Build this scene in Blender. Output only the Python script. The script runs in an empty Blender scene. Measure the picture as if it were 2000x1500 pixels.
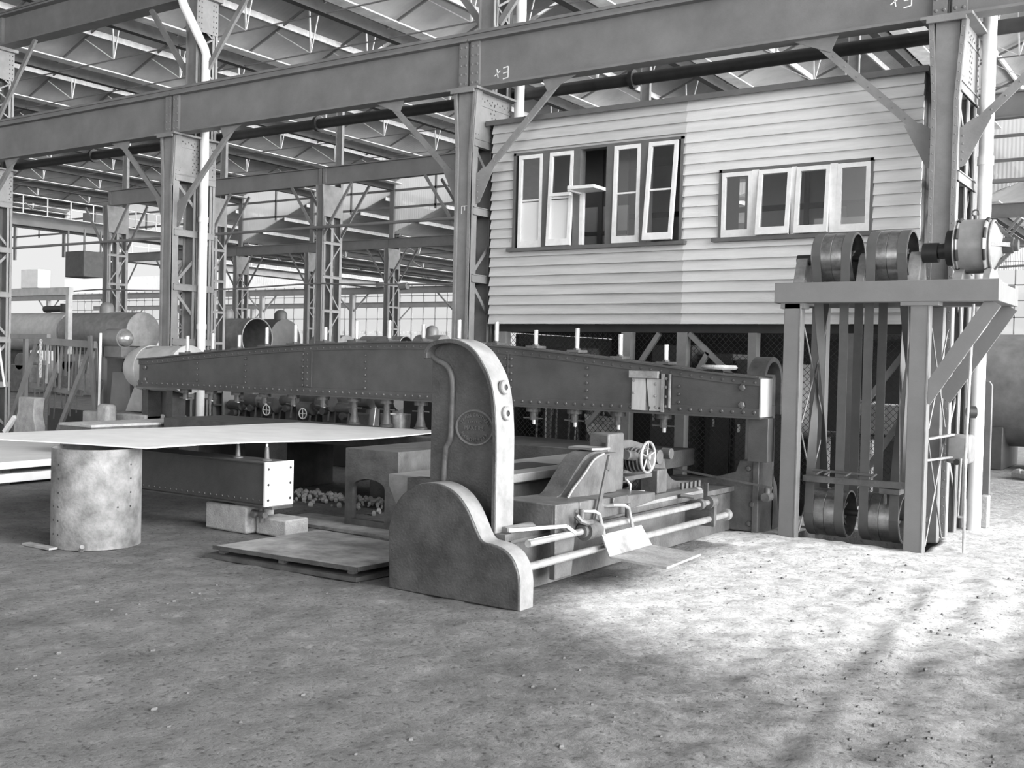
import bpy, math, random
from mathutils import Vector, Matrix, noise
random.seed(7)
C = bpy.context.scene.collection
PI = math.pi

# ------------------------------------------------------------------ materials
MATS = {}
def mat(name, g, rough=0.7, metal=0.0, var=0.25, scale=3.0, bump=0.0, bscale=40.0, spec=0.5, stretch=None, detail=5.0):
    m = bpy.data.materials.new(name); m.use_nodes = True
    nt = m.node_tree; n = nt.nodes; l = nt.links
    b = n['Principled BSDF']
    b.inputs['Roughness'].default_value = rough
    b.inputs['Metallic'].default_value = metal
    b.inputs['Specular IOR Level'].default_value = spec
    b.inputs['Base Color'].default_value = (g, g, g, 1)
    if var > 0:
        tc = n.new('ShaderNodeTexCoord'); mp = n.new('ShaderNodeMapping')
        geo = n.new('ShaderNodeNewGeometry')
        l.new(geo.outputs['Position'], mp.inputs[0])
        if stretch: mp.inputs['Scale'].default_value = stretch
        nz = n.new('ShaderNodeTexNoise'); nz.inputs['Scale'].default_value = scale; nz.inputs['Detail'].default_value = detail
        nz.inputs['Roughness'].default_value = 0.65
        l.new(mp.outputs[0], nz.inputs['Vector'])
        cr = n.new('ShaderNodeValToRGB')
        a, c = g * (1 - var), min(1, g * (1 + var))
        cr.color_ramp.elements[0].position = 0.3; cr.color_ramp.elements[0].color = (a, a, a, 1)
        cr.color_ramp.elements[1].position = 0.7; cr.color_ramp.elements[1].color = (c, c, c, 1)
        l.new(nz.outputs['Fac'], cr.inputs[0]); l.new(cr.outputs[0], b.inputs['Base Color'])
        if bump > 0:
            nb = n.new('ShaderNodeTexNoise'); nb.inputs['Scale'].default_value = bscale; nb.inputs['Detail'].default_value = 3
            l.new(mp.outputs[0], nb.inputs['Vector'])
            bp = n.new('ShaderNodeBump'); bp.inputs['Strength'].default_value = bump; bp.inputs['Distance'].default_value = 0.02
            l.new(nb.outputs['Fac'], bp.inputs['Height']); l.new(bp.outputs[0], b.inputs['Normal'])
    MATS[name] = m
    return m

def corrugated(name, g, axis, pitch=0.076, strength=0.8, dist=0.02, var=0.2):
    m = mat(name, g, 0.75, 0, var, 0.7)
    nt = m.node_tree; n = nt.nodes; l = nt.links
    geo = n.new('ShaderNodeNewGeometry'); sx = n.new('ShaderNodeSeparateXYZ'); l.new(geo.outputs['Position'], sx.inputs[0])
    mu = n.new('ShaderNodeMath'); mu.operation = 'MULTIPLY'; mu.inputs[1].default_value = 2 * PI / pitch
    l.new(sx.outputs[axis], mu.inputs[0])
    si = n.new('ShaderNodeMath'); si.operation = 'SINE'; l.new(mu.outputs[0], si.inputs[0])
    bp = n.new('ShaderNodeBump'); bp.inputs['Strength'].default_value = strength; bp.inputs['Distance'].default_value = dist
    l.new(si.outputs[0], bp.inputs['Height']); l.new(bp.outputs[0], n['Principled BSDF'].inputs['Normal'])
    return m

def glass(name, t=0.93, g=0.13):
    m = bpy.data.materials.new(name); m.use_nodes = True
    nt = m.node_tree; n = nt.nodes; l = nt.links; n.clear()
    o = n.new('ShaderNodeOutputMaterial'); mx = n.new('ShaderNodeMixShader'); tr = n.new('ShaderNodeBsdfTransparent'); gl = n.new('ShaderNodeBsdfGlossy')
    tr.inputs[0].default_value = (t, t, t, 1); gl.inputs['Roughness'].default_value = 0.05; gl.inputs[0].default_value = (.9, .9, .9, 1)
    mx.inputs[0].default_value = g
    l.new(tr.outputs[0], mx.inputs[1]); l.new(gl.outputs[0], mx.inputs[2]); l.new(mx.outputs[0], o.inputs[0])
    MATS[name] = m
    return m

STEEL = mat('painted_steel', .16, .55, 0, .18, 2.0, .1, 60)
STEELF = mat('painted_steel_far', .16, .6, 0, .18, 1.0)
LEG = mat('column_steel', .19, .5, 0, .2, 3.0, .1, 50)
TOWER = mat('tower_paint', .16, .5, 0, .1, 3.0, .05, 80)
IRON = mat('dark_cast_iron', .055, .5, 0, .45, 5.0, .25, 60)
BEAM = mat('machine_beam_paint', .058, .5, 0, .25, 3.0, .1, 60)
IRON2 = mat('worn_cast_iron', .085, .45, 0, .4, 6.0, .2, 50)
EDGE = mat('bare_and_lit_iron', .20, .42, .0, .3, 6.0, .1, 60)  # bare iron, and the pale colour put on light-facing rims and corners
BRIGHT = mat('polished_steel', .55, .28, .7, .25, 12.0)
PULLEY = mat('polished_pulley_iron', .26, .30, .85, .3, 14.0)
BELT = mat('leather_belt', .075, .6, 0, .15, 5.0)
PIPEW = mat('whitewashed_pipe', .78, .6, 0, .08, 5.0)
PIPED = mat('dark_pipe', .035, .55, 0, .3, 5.0)
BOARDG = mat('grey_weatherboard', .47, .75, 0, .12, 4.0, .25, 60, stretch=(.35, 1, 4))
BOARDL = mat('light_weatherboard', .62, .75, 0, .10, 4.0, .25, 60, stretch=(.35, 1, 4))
TRIM = mat('dark_window_trim', .10, .6, 0, .15, 6.0)
SASHW = mat('white_window_paint', .66, .55, 0, .1, 10.0)
WALLIN = mat('white_partition_board', .62, .8, 0, .08, 2.0)
WALLD = mat('dark_partition_board', .16, .8, 0, .1, 2.0)
PAPER = mat('white_paper', .85, .8, 0, .03, 2.0)
PLATE = mat('pale_steel_plate', .62, .5, .0, .12, 2.5, .05, 30)
RUSTY = mat('mottled_plate_iron', .25, .7, 0, .4, 5.0, .25, 40)
WOOD = mat('grey_timber', .30, .8, 0, .3, 5.0, .4, 30)
WOODB = mat('dark_and_shaded_timber', .12, .8, 0, .3, 5.0, .4, 30)
PACK = mat('pale_packing_wood', .42, .7, 0, .3, 7.0, .2, 20, stretch=(1, 1, .2))
CONC = mat('concrete', .36, .9, 0, .25, 8.0, .4, 60)
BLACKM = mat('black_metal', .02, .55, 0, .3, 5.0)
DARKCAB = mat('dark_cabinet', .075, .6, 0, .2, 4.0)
MOTOR = mat('grey_motor_enamel', .22, .35, 0, .2, 6.0)
CHALK = mat('white_chalk', .75, .9, 0, .1, 40.0)
BOILER = mat('boiler_plate', .17, .45, 0, .3, 3.0)
BOILERL = mat('light_boiler_lagging', .42, .45, 0, .2, 3.0)
ROPE = mat('pale_rope', .5, .9, 0, .2, 20)
GUTTER = mat('pale_valley_gutter', .7, .7, 0, .25, 2.5)
VALLEY = mat('dark_valley_steel', .035, .7, 0, .3, 3.0)
PURL = mat('pale_purlin', .72, .7, 0, .2, 4.0)
def translucent_sheet(name):
    m = corrugated(name, .8, 0, .15, .5, .02, .12)
    nt = m.node_tree; n = nt.nodes; l = nt.links; b = n['Principled BSDF']; o = n['Material Output']
    tp = n.new('ShaderNodeBsdfTransparent'); mt = n.new('ShaderNodeMixShader'); mt.inputs[0].default_value = .5
    tr = n.new('ShaderNodeBsdfTranslucent'); tr.inputs[0].default_value = (.85, .85, .85, 1)
    mx = n.new('ShaderNodeMixShader'); mx.inputs[0].default_value = .75
    l.new(b.outputs[0], mx.inputs[1]); l.new(tr.outputs[0], mt.inputs[1]); l.new(tp.outputs[0], mt.inputs[2]); l.new(mt.outputs[0], mx.inputs[2]); l.new(mx.outputs[0], o.inputs[0])
    return m
CLEAR = translucent_sheet('translucent_white_sheet')
WHITEROOF = corrugated('white_corrugated_sheet', .8, 0, .15, .9, .03, .1)
ROOF = corrugated('grey_roof_sheet', .40, 1, .16, .1, .02, .2)
GLASS = glass('window_glass')
SKYGLASS = glass('roof_glass', .9, .04)

def ground_mat():
    m = bpy.data.materials.new('shop_floor_dirt'); m.use_nodes = True
    nt = m.node_tree; n = nt.nodes; l = nt.links; b = n['Principled BSDF']
    b.inputs['Roughness'].default_value = .95; b.inputs['Specular IOR Level'].default_value = .1
    geo = n.new('ShaderNodeNewGeometry')
    def noise_(s, d=6, r=.6):
        x = n.new('ShaderNodeTexNoise'); x.inputs['Scale'].default_value = s; x.inputs['Detail'].default_value = d; x.inputs['Roughness'].default_value = r
        l.new(geo.outputs['Position'], x.inputs['Vector']); return x
    def ramp(src, p0, c0, p1, c1):
        r = n.new('ShaderNodeValToRGB'); e = r.color_ramp.elements
        e[0].position = p0; e[0].color = (c0, c0, c0, 1); e[1].position = p1; e[1].color = (c1, c1, c1, 1)
        l.new(src, r.inputs[0]); return r
    dirt = ramp(noise_(2.5, 10, .7).outputs['Fac'], .3, .10, .72, .20)
    sand = ramp(noise_(5, 10, .75).outputs['Fac'], .3, .38, .6, .70)
    at = n.new('ShaderNodeAttribute'); at.attribute_name = 'sand'
    edge = noise_(6, 8, .75)
    ad = n.new('ShaderNodeMath'); ad.operation = 'ADD'; l.new(at.outputs['Fac'], ad.inputs[0])
    sb = n.new('ShaderNodeMath'); sb.operation = 'MULTIPLY_ADD'; sb.inputs[1].default_value = .9; sb.inputs[2].default_value = -.45
    l.new(edge.outputs['Fac'], sb.inputs[0]); l.new(sb.outputs[0], ad.inputs[1])
    mr = n.new('ShaderNodeMapRange'); mr.inputs[1].default_value = .05; mr.inputs[2].default_value = 1.0; l.new(ad.outputs[0], mr.inputs[0])
    mx = n.new('ShaderNodeMix'); mx.data_type = 'RGBA'
    l.new(mr.outputs[0], mx.inputs['Factor']); l.new(dirt.outputs[0], mx.inputs['A']); l.new(sand.outputs[0], mx.inputs['B'])
    # dark crumbs
    cr = ramp(noise_(28, 4, .6).outputs['Fac'], .32, .35, .44, 1.0)
    ml = n.new('ShaderNodeMix'); ml.data_type = 'RGBA'; ml.blend_type = 'MULTIPLY'; ml.inputs['Factor'].default_value = .8
    l.new(mx.outputs['Result'], ml.inputs['A']); l.new(cr.outputs[0], ml.inputs['B'])
    l.new(ml.outputs['Result'], b.inputs['Base Color'])
    bp = n.new('ShaderNodeBump'); bp.inputs['Strength'].default_value = .8; bp.inputs['Distance'].default_value = .03
    l.new(noise_(14, 8, .7).outputs['Fac'], bp.inputs['Height']); l.new(bp.outputs[0], b.inputs['Normal'])
    return m
DIRT = ground_mat()

# ------------------------------------------------------------------ mesh builder
def V(*a): return Vector(a)
class MB:
    def __init__(s): s.v = []; s.f = []
    def add(s, vs, fs):
        o = len(s.v); s.v += [tuple(x) for x in vs]; s.f += [tuple(i + o for i in f) for f in fs]; return s
    def box(s, x0, x1, y0, y1, z0, z1):
        return s.add([(x0,y0,z0),(x1,y0,z0),(x1,y1,z0),(x0,y1,z0),(x0,y0,z1),(x1,y0,z1),(x1,y1,z1),(x0,y1,z1)],
                     [(0,3,2,1),(4,5,6,7),(0,1,5,4),(1,2,6,5),(2,3,7,6),(3,0,4,7)])
    def bar(s, p, q, w, h, up=(0,0,1)):
        p = Vector(p); q = Vector(q); d = (q - p).normalized(); u = Vector(up)
        if abs(d.dot(u)) > .98: u = Vector((0,1,0))
        r = d.cross(u).normalized() * w / 2; t = r.cross(d).normalized() * h / 2
        vs = []
        for c in (p, q):
            vs += [c - r - t, c + r - t, c + r + t, c - r + t]
        return s.add(vs, [(0,1,2,3),(7,6,5,4),(0,4,5,1),(1,5,6,2),(2,6,7,3),(3,7,4,0)])
    def cyl(s, p, q, r, r2=None, n=16, cap=True):
        r2 = r if r2 is None else r2
        p = Vector(p); q = Vector(q); d = (q - p).normalized()
        a = d.orthogonal().normalized(); b = d.cross(a)
        vs = []
        for c, rr in ((p, r), (q, r2)):
            for i in range(n):
                t = 2*PI*i/n; vs.append(c + (a*math.cos(t) + b*math.sin(t))*rr)
        fs = [(i, (i+1) % n, n + (i+1) % n, n + i) for i in range(n)]
        if cap: fs += [tuple(range(n-1, -1, -1)), tuple(range(n, 2*n))]
        return s.add(vs, fs)
    def lathe(s, prof, o, ax, n=24, a0=0, a1=2*PI):
        # prof: list of (t along axis, radius)
        o = Vector(o); d = Vector(ax).normalized()
        a = d.orthogonal().normalized(); b = d.cross(a); m = len(prof)
        full = abs(a1 - a0 - 2*PI) < 1e-6; k = n if full else n + 1
        vs = []
        for i in range(k):
            t = a0 + (a1-a0)*i/n
            e = a*math.cos(t) + b*math.sin(t)
            for (h, r) in prof: vs.append(o + d*h + e*r)
        fs = []
        for i in range(n):
            j = (i+1) % k
            for c in range(m-1): fs.append((i*m+c, j*m+c, j*m+c+1, i*m+c+1))
        return s.add(vs, fs)
    def tube(s, pts, r, n=8, closed=False):
        pts = [Vector(p) for p in pts]; m = len(pts); vs = []; pa = None
        for i, p in enumerate(pts):
            if closed: d = (pts[(i+1) % m] - pts[i-1]).normalized()
            else: d = (pts[min(i+1, m-1)] - pts[max(i-1, 0)]).normalized()
            if pa is None: a = d.orthogonal().normalized()
            else: a = (pa - d*pa.dot(d)).normalized()
            pa = a; b = d.cross(a)
            for k in range(n):
                t = 2*PI*k/n; vs.append(p + (a*math.cos(t) + b*math.sin(t))*r)
        fs = []
        for i in range(m if closed else m-1):
            j = (i+1) % m
            for k in range(n): fs.append((i*n+k, i*n+(k+1) % n, j*n+(k+1) % n, j*n+k))
        if not closed: fs += [tuple(range(n-1, -1, -1)), tuple(range((m-1)*n, m*n))]
        return s.add(vs, fs)
    def prism(s, poly, axis, a0, a1):
        # poly of 2D points; axis 'Y': (x,z), 'X': (y,z), 'Z': (x,y)
        def P(p, a): return {'Y': (p[0], a, p[1]), 'X': (a, p[0], p[1]), 'Z': (p[0], p[1], a)}[axis]
        n = len(poly)
        vs = [P(p, a0) for p in poly] + [P(p, a1) for p in poly]
        return s.add(vs, [tuple(range(n)), tuple(range(2*n-1, n-1, -1))] + [(i, n+i, n+(i+1) % n, (i+1) % n) for i in range(n)])
    def rivet(s, p, d, r=.012, h=.6):
        p = Vector(p); d = Vector(d).normalized(); a = d.orthogonal().normalized(); b = d.cross(a); vs = []
        for (hh, rr) in ((0, 1), (h*.6, .75)):
            for i in range(6):
                t = PI/3*i; vs.append(p + d*hh*r + (a*math.cos(t) + b*math.sin(t))*rr*r)
        vs.append(p + d*h*r)
        return s.add(vs, [(i, (i+1) % 6, 6+(i+1) % 6, 6+i) for i in range(6)] + [(6+i, 6+(i+1) % 6, 12) for i in range(6)])
    def ibeam(s, p, q, w, h, t=.02, tw=.014, up=(0,0,1)):
        p = Vector(p); q = Vector(q); u = Vector(up)
        s.bar(p + u*(h/2 - t/2), q + u*(h/2 - t/2), w, t, up); s.bar(p - u*(h/2 - t/2), q - u*(h/2 - t/2), w, t, up)
        return s.bar(p, q, tw, h - 2*t, up)
    def sphere(s, c, r, n=12, sc=(1,1,1)):
        c = Vector(c); vs = []; fs = []
        for i in range(n+1):
            th = PI*i/n
            for k in range(n):
                ph = 2*PI*k/n
                vs.append(c + Vector((r*sc[0]*math.sin(th)*math.cos(ph), r*sc[1]*math.sin(th)*math.sin(ph), r*sc[2]*math.cos(th))))
        for i in range(n):
            for k in range(n): fs.append((i*n+k, (i+1)*n+k, (i+1)*n+(k+1) % n, i*n+(k+1) % n))
        return s.add(vs, fs)
    def build(s, name, m, parent=None, smooth=True, bevel=0):
        off = Vector((0,0,0)); q = parent
        while q is not None: off += q.location; q = q.parent
        me = bpy.data.meshes.new(name)
        me.from_pydata([(x-off.x, y-off.y, z-off.z) for x, y, z in s.v], [], s.f)
        me.materials.append(m)
        if smooth:
            me.polygons.foreach_set('use_smooth', [True]*len(me.polygons))
            me.set_sharp_from_angle(angle=math.radians(38))
        me.update()
        o = bpy.data.objects.new(name, me); C.objects.link(o)
        if parent is not None: o.parent = parent
        if bevel:
            b = o.modifiers.new('bevel', 'BEVEL'); b.width = bevel; b.segments = 2; b.limit_method = 'ANGLE'; b.angle_limit = math.radians(50)
        return o

def tag(o, label=None, cat=None, group=None, kind=None):
    if label: o['label'] = label
    if cat: o['category'] = cat
    if group: o['group'] = group
    if kind: o['kind'] = kind
    return o
def thing(name, label, cat, loc=(0,0,0), group=None):
    o = bpy.data.objects.new(name, None); C.objects.link(o); o.location = loc; o.empty_display_size = .1
    return tag(o, label, cat, group)
def dup(o, dloc=(0,0,0), label=None, parent=None, top=True):
    c = o.copy(); C.objects.link(c)
    if top: c.location = o.location + Vector(dloc)
    else: c.parent = parent
    if label and top: c['label'] = label
    for ch in [x for x in o.children]: dup(ch, parent=c, top=False)
    return c
def smooth(pts, k=4, closed=False):
    out = []; n = len(pts)
    for i in range(n if closed else n-1):
        p0 = pts[(i-1) % n] if closed or i > 0 else pts[0]; p1 = pts[i]; p2 = pts[(i+1) % n]; p3 = pts[(i+2) % n] if closed or i+2 < n else pts[-1]
        for j in range(k):
            t = j/k
            out.append(tuple(.5*((2*b) + (-a+c)*t + (2*a-5*b+4*c-d)*t*t + (-a+3*b-3*c+d)*t**3) for a, b, c, d in zip(p0, p1, p2, p3)))
    if not closed: out.append(tuple(pts[-1]))
    return out
def lerp(a, b, t): return a + (b-a)*t

# ------------------------------------------------------------------ camera (1.7 m above the floor)
cam = bpy.data.cameras.new('camera'); co = bpy.data.objects.new('camera', cam); C.objects.link(co)
cam.sensor_width = 36; cam.lens = 2104/2000*36; cam.clip_end = 400
r = Vector((.8287, .5594, .0238)); u = Vector((-.0319, .0047, .9995)); b = r.cross(u).normalized(); u = b.cross(r).normalized(); r.normalize()
co.matrix_world = Matrix(((r.x,u.x,b.x,0),(r.y,u.y,b.y,0),(r.z,u.z,b.z,1.7),(0,0,0,1)))
bpy.context.scene.camera = co

# ------------------------------------------------------------------ floor
def sand_mask(x, y):
    if -3.72 < x < -2.40 and 10.50 < y < 11.5: return -1  # no pale sand here: darker floor colour stands in for the pit's shadow
    # spill of pale sand around the right end of the planer, thinning out towards the doorway side
    d = (x + 4.15)/.45 if y < 9.6 else (x + 4.6)/.4
    m = max(0, min(1, d)) * max(0, min(1, (y - (6.15 - .55*(x+4)) )/.7 + .3))
    front = 6.1 - .05*(x+4)
    m2 = max(0, min(1, (y - front)/.5)) * max(0, min(1, d))
    m = max(m, m2)
    far = max(0, min(1, (16 - y)/3))
    soft = .42 if x > -2.6 else 0
    ramp = max(0, min(1, (x + 3.4)/3.0)) * .30
    m *= max(.30, min(1, (y - 5.0 - 1.1*max(0, x+2.2))/1.8))
    return max(m*(.45 + .55*far), ramp)
def floor_z(x, y):
    p = Vector((x, y, 0))
    z = .012*noise.noise(p*1.3) + .010*noise.noise(p*4.1) + .009*noise.noise(p*9)
    s = sand_mask(x, y)
    z += s*.010*noise.noise(p*9+Vector((3,1,0)))
    # wheel ruts trampled across the lower right
    if x > -3.6 and y < 10.5:
        k = max(0, min(1, (x + 3.4)/1.2))*max(0, min(1, (10.5-y)/2.5))
        w = x + .10*y + .05*noise.noise(p*.9)
        for wc, dp, wd in ((-1.75, .6, .10), (-1.18, 1.0, .09), (-.84, .9, .10), (-.42, 1.0, .12), (.02, .8, .1)):
            e = (w-wc)/wd; z += k*dp*(-.014*math.exp(-e*e) + .008*math.exp(-(abs(e)-1.9)**2*1.2))*(.7+.8*noise.noise(p*2.1+Vector((5,0,0))))
        z += k*(.028*max(0, noise.noise(p*5.5)-.05) + .018*max(0, noise.noise(p*11+Vector((0,7,0)))))
    # pit under the lower pulleys
    if -3.66 < x < -2.43 and 10.52 < y < 11.30: z -= .26
    # low heap at the foot of the drive stand
    dx, dy = (x+3.3)/1.0, (y-9.9)/.55
    z += .05*math.exp(-(dx*dx+dy*dy))
    return z - .004
def axis(a, b, dens):
    out = [a]
    while out[-1] < b: out.append(out[-1] + dens(out[-1]))
    return out
xs = axis(-150, 12, lambda x: .05 if -9.5 <= x < -.2 else (.15 if -12 < x < 3 else 2.5))
ys = axis(-8, 125, lambda y: (.05 if y < 10.4 else .03) if 1.8 <= y < 11.4 else (.12 if 1 <= y < 14 else 2.5))
vs = []; msk = []
for y in ys:
    for x in xs:
        near = -12 < x < 4 and 1 < y < 15
        vs.append((x, y, floor_z(x, y) if near else 0)); msk.append(sand_mask(x, y))
nx = len(xs)
fs = [(j*nx+i, j*nx+i+1, (j+1)*nx+i+1, (j+1)*nx+i) for j in range(len(ys)-1) for i in range(nx-1)]
me = bpy.data.meshes.new('floor'); me.from_pydata(vs, [], fs); me.materials.append(DIRT)
me.polygons.foreach_set('use_smooth', [True]*len(me.polygons))
at = me.attributes.new('sand', 'FLOAT', 'POINT'); at.data.foreach_set('value', msk)
fl = bpy.data.objects.new('floor', me); C.objects.link(fl); tag(fl, 'bare dirt shop floor with pale sand spilled on the right', kind='structure')

# clods of earth kicked up over the ruts: beyond counting
mb = MB()
for i in range(2600):
    x = random.uniform(-6.9, .2); y = random.uniform(2.8, 9.8)
    if random.random() > .10 + .9*max(0, min(1, (x+3.4)/1.8)): continue
    if noise.noise(Vector((x*1.4, y*1.4, 3))) < .02: continue
    rr = random.uniform(.003, .012)*random.uniform(.6, 1.6); mb.sphere((x, y, floor_z(x, y)+rr*.3), rr, 4, (1, random.uniform(.7, 1.4), .7))
tag(mb.build('earth_clods', mat('earth_clod', .12, .95, 0, .3, 20)), 'small dark clods scattered over the sandy ruts', 'earth', kind='stuff')

# ------------------------------------------------------------------ steel columns, crane girders
BAY = 6.1
def colx(i): return -2.70 - BAY*i          # left face of column i of the first row
def side_battens(mb, X, y0, y1, zs, h=.11):
    for z in zs:
        mb.box(X-.07, X+.012, y0, y1, z-h/2, z-h/2+.012); mb.box(X-.07, X+.012, y0, y1, z+h/2-.012, z+h/2); mb.box(X-.012, X, y0, y1, z-h/2, z+h/2)
def front_column(i, label):
    X0 = colx(i); X1 = X0+.26
    t = thing('steel_column', label, 'column', (X0+.13, 12.0, 0), 'riveted columns of the front row')
    # front leg: web facing the aisle, flanges along the sides, widening into the bracket under the girder
    m = MB(); z0, zk, z1 = 0, 4.45, 5.28
    m.box(X0+.012, X1-.012, 11.60, 11.615, z0, z1)
    for s, xa in ((-1, X0), (1, X1)):
        m.prism([(xa, z0), (xa, zk), (xa+s*.055, z1), (xa+s*.055-s*.014, z1), (xa-s*.014, zk), (xa-s*.014, z0)], 'Y', 11.575, 11.72)
        m.prism([(xa-s*.0, z0), (xa, zk), (xa+s*.055, z1), (xa+s*.055-s*.045, z1), (xa-s*.045, zk), (xa-s*.045, z0)], 'Y', 11.566, 11.597)
        k = 0
        while k*.09 < z1-.1:
            zz = k*.09+.05; dx = s*.055*max(0, (zz-zk)/(z1-zk)); m.rivet((xa-s*.022+dx, 11.566, zz), (0,-1,0), .008); k += 1
    m.build('front_leg', LEG, t)
    m = MB()
    for ya in (12.02, 12.36):
        m.box(X0, X1, ya+.05, ya+.065, z0, 7.66)
        for xa in (X0, X1-.014): m.box(xa, xa+.014, ya, ya+.115, z0, 7.66)
    m.build('rear_leg', LEG, t)
    m = MB(); side_battens(m, X1+.012, 11.63, 12.47, [4.60, 3.69, 2.79, 1.88, .97]); side_battens(m, X0+.058, 11.63, 12.47, [4.60, 3.69, 2.79, 1.88, .97])
    m.build('batten', LEG, t)
    m = MB()
    for X in (X1, X0+.01):
        for k, (a, c) in enumerate(((4.54, 3.75), (3.63, 2.85), (2.73, 1.94), (1.82, 1.03), (.91, .1))):
            ya, yb = (11.68, 12.42) if k % 2 == 0 else (12.42, 11.68)
            m.bar((X-.03, ya, a), (X-.03, yb, c), .05, .012, (1,0,0))
    m.build('diagonal_lacing', LEG, t)
    m = MB()
    for X in (X1, X0-.012):
        m.prism([(11.6, 4.66), (12.47, 4.66), (12.47, 5.28), (11.6, 5.28)], 'X', X, X+.012)
    m.box(X1+.012, X1+.02, 11.6, 12.47, 5.10, 5.12)
    gp = m.build('gusset_plate', LEG, t)
    m = MB()
    for k in range(9):
        z = 4.71+.055*k
        for y in (11.66, 11.72) if k % 2 else (11.64, 11.70): m.rivet((X1+.012, y, z), (1,0,0), .014)
        for y in (11.98+.03*(k % 2), 12.06+.03*(k % 2), 12.40+.03*(k % 2)): m.rivet((X1+.012, y, z), (1,0,0), .014)
    for k in range(14): m.rivet((X1+.012, 11.65+.06*k, 5.2-.03*(k % 2)), (1,0,0), .013)
    m.build('rivet_heads', IRON, gp)
    m = MB(); m.box(X0-.12, X1+.12, 11.50, 12.50, 5.28, 5.31); m.box(X0-.06, X1+.06, 11.5, 11.53, 5.24, 5.28)
    m.build('cap_plate', LEG, t)
    # lacing of the upper shaft that carries the high girder
    m = MB(); zz = 5.5
    while zz < 7.0:
        for X in (X1-.004, X0+.004):
            m.bar((X, 12.10, zz), (X, 12.38, zz+.17), .03, .01, (1,0,0)); m.bar((X, 12.38, zz+.17), (X, 12.10, zz+.34), .03, .01, (1,0,0))
        zz += .34
    m.box(X1, X1+.01, 12.02, 12.47, 7.10, 7.66); m.box(X0-.01, X0, 12.02, 12.47, 7.10, 7.66); m.box(X1, X1+.01, 12.02, 12.47, 5.95, 6.25)
    m.box(X0-.1, X1+.1, 11.98, 12.50, 7.66, 7.72)
    us = m.build('upper_shaft', LEG, t)
    m = MB()
    for k in range(6):
        for y in (12.06, 12.12, 12.37, 12.43): m.rivet((X1+.01, y, 7.15+.09*k), (1,0,0), .015)
    m.build('rivet_heads', IRON, us)
    if i == 1:
        m = MB(); xc, zc = X0+.15, 3.70
        for (a, b2) in (((-.05, .05), (.05, .05)), ((-.05, .05), (-.052, -.05)), ((0, .05), (0, -.01)), ((.05, .05), (.052, -.05))): m.bar((xc+a[0], 11.598, zc+a[1]), (xc+b2[0], 11.598, zc+b2[1]), .010, .003, (0,1,0))
        m.build('chalk_mark', CHALK, t)
    # knee braces up to the low girder
    for s in (-1, 1):
        xa = X0 if s < 0 else X1
        m = MB()
        p = V(xa+s*.06, 11.70, 4.12); q = V(xa+s*1.30, 11.70, 5.31)
        if s > 0 and i == 0: pass
        m.bar(p, q, .012, .085, (0,-.0,1)); m.bar(p+V(0,.04,.0), q+V(0,.04,.0), .08, .012, (0,0,1))
        for k in range(9):
            c = p.lerp(q, .08+.105*k); m.rivet(c+V(0,-.007,.0), (0,-1,0), .011)
        nb = m.build('knee_brace', LEG, t)
        m = MB()
        m.prism([(xa, 3.78), (xa+s*.06, 3.80), (xa+s*.30, 4.27), (xa+s*.12, 4.27), (xa, 4.18)], 'Y', 11.685, 11.697)
        m.prism([(xa+s*1.02, 5.31), (xa+s*1.10, 5.14), (xa+s*1.30, 5.22), (xa+s*1.52, 5.31)], 'Y', 11.685, 11.697)
        for zz in (3.86, 3.94, 4.02, 4.1): m.rivet((xa+s*.03, 11.685, zz), (0,-1,0), .012)
        m.build('brace_gusset', LEG, t)
    return t
FL = ['riveted steel column behind the belt-drive stand, right of the office', 'riveted steel column against the left end of the weatherboard office',
      'riveted steel column with white pipe, left of centre, behind the long beam', 'riveted steel column at the far left edge of the picture',
      'riveted front-row column one bay beyond the left edge of view']
for i in range(4): front_column(i, FL[i])

def girder_span(x0, x1, Y, z0, h, label, w=.20, m_=STEEL, group=None, chalk=None, splice=True):
    t = thing('crane_girder', label, 'girder', ((x0+x1)/2, Y, z0), group)
    m = MB(); m.ibeam((x0, Y, z0+h/2), (x1, Y, z0+h/2), w, h, .03, .02); m.build('web_and_flanges', m_, t)
    if splice:
        for xa in (x0+.02, x1-.16):
            m = MB(); m.box(xa, xa+.14, Y-w*.24, Y+w*.24, z0+.03, z0+h-.03)
            for k in range(5):
                for dx in (.03, .11): m.rivet((xa+dx, Y-w*.24, z0+.09+(h-.18)*k/4), (0,-1,0), .02)
            m.build('stiffener_plate', m_, t)
    if chalk: 
        m = MB()
        for (a, b2) in chalk: m.bar((a[0], Y-.0125, a[1]), (b2[0], Y-.0125, b2[1]), .012, .004, (0,1,0))
        m.build('chalk_mark', CHALK, t)
    return t
def rail(x0, x1, Y, z, label, m_=STEEL):
    m = MB(); m.box(x0, x1, Y-.06, Y+.06, z, z+.02); m.box(x0, x1, Y-.015, Y+.015, z+.02, z+.08); m.box(x0, x1, Y-.035, Y+.035, z+.08, z+.12)
    tag(m.build('crane_rail', m_), label, 'rail')
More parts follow.
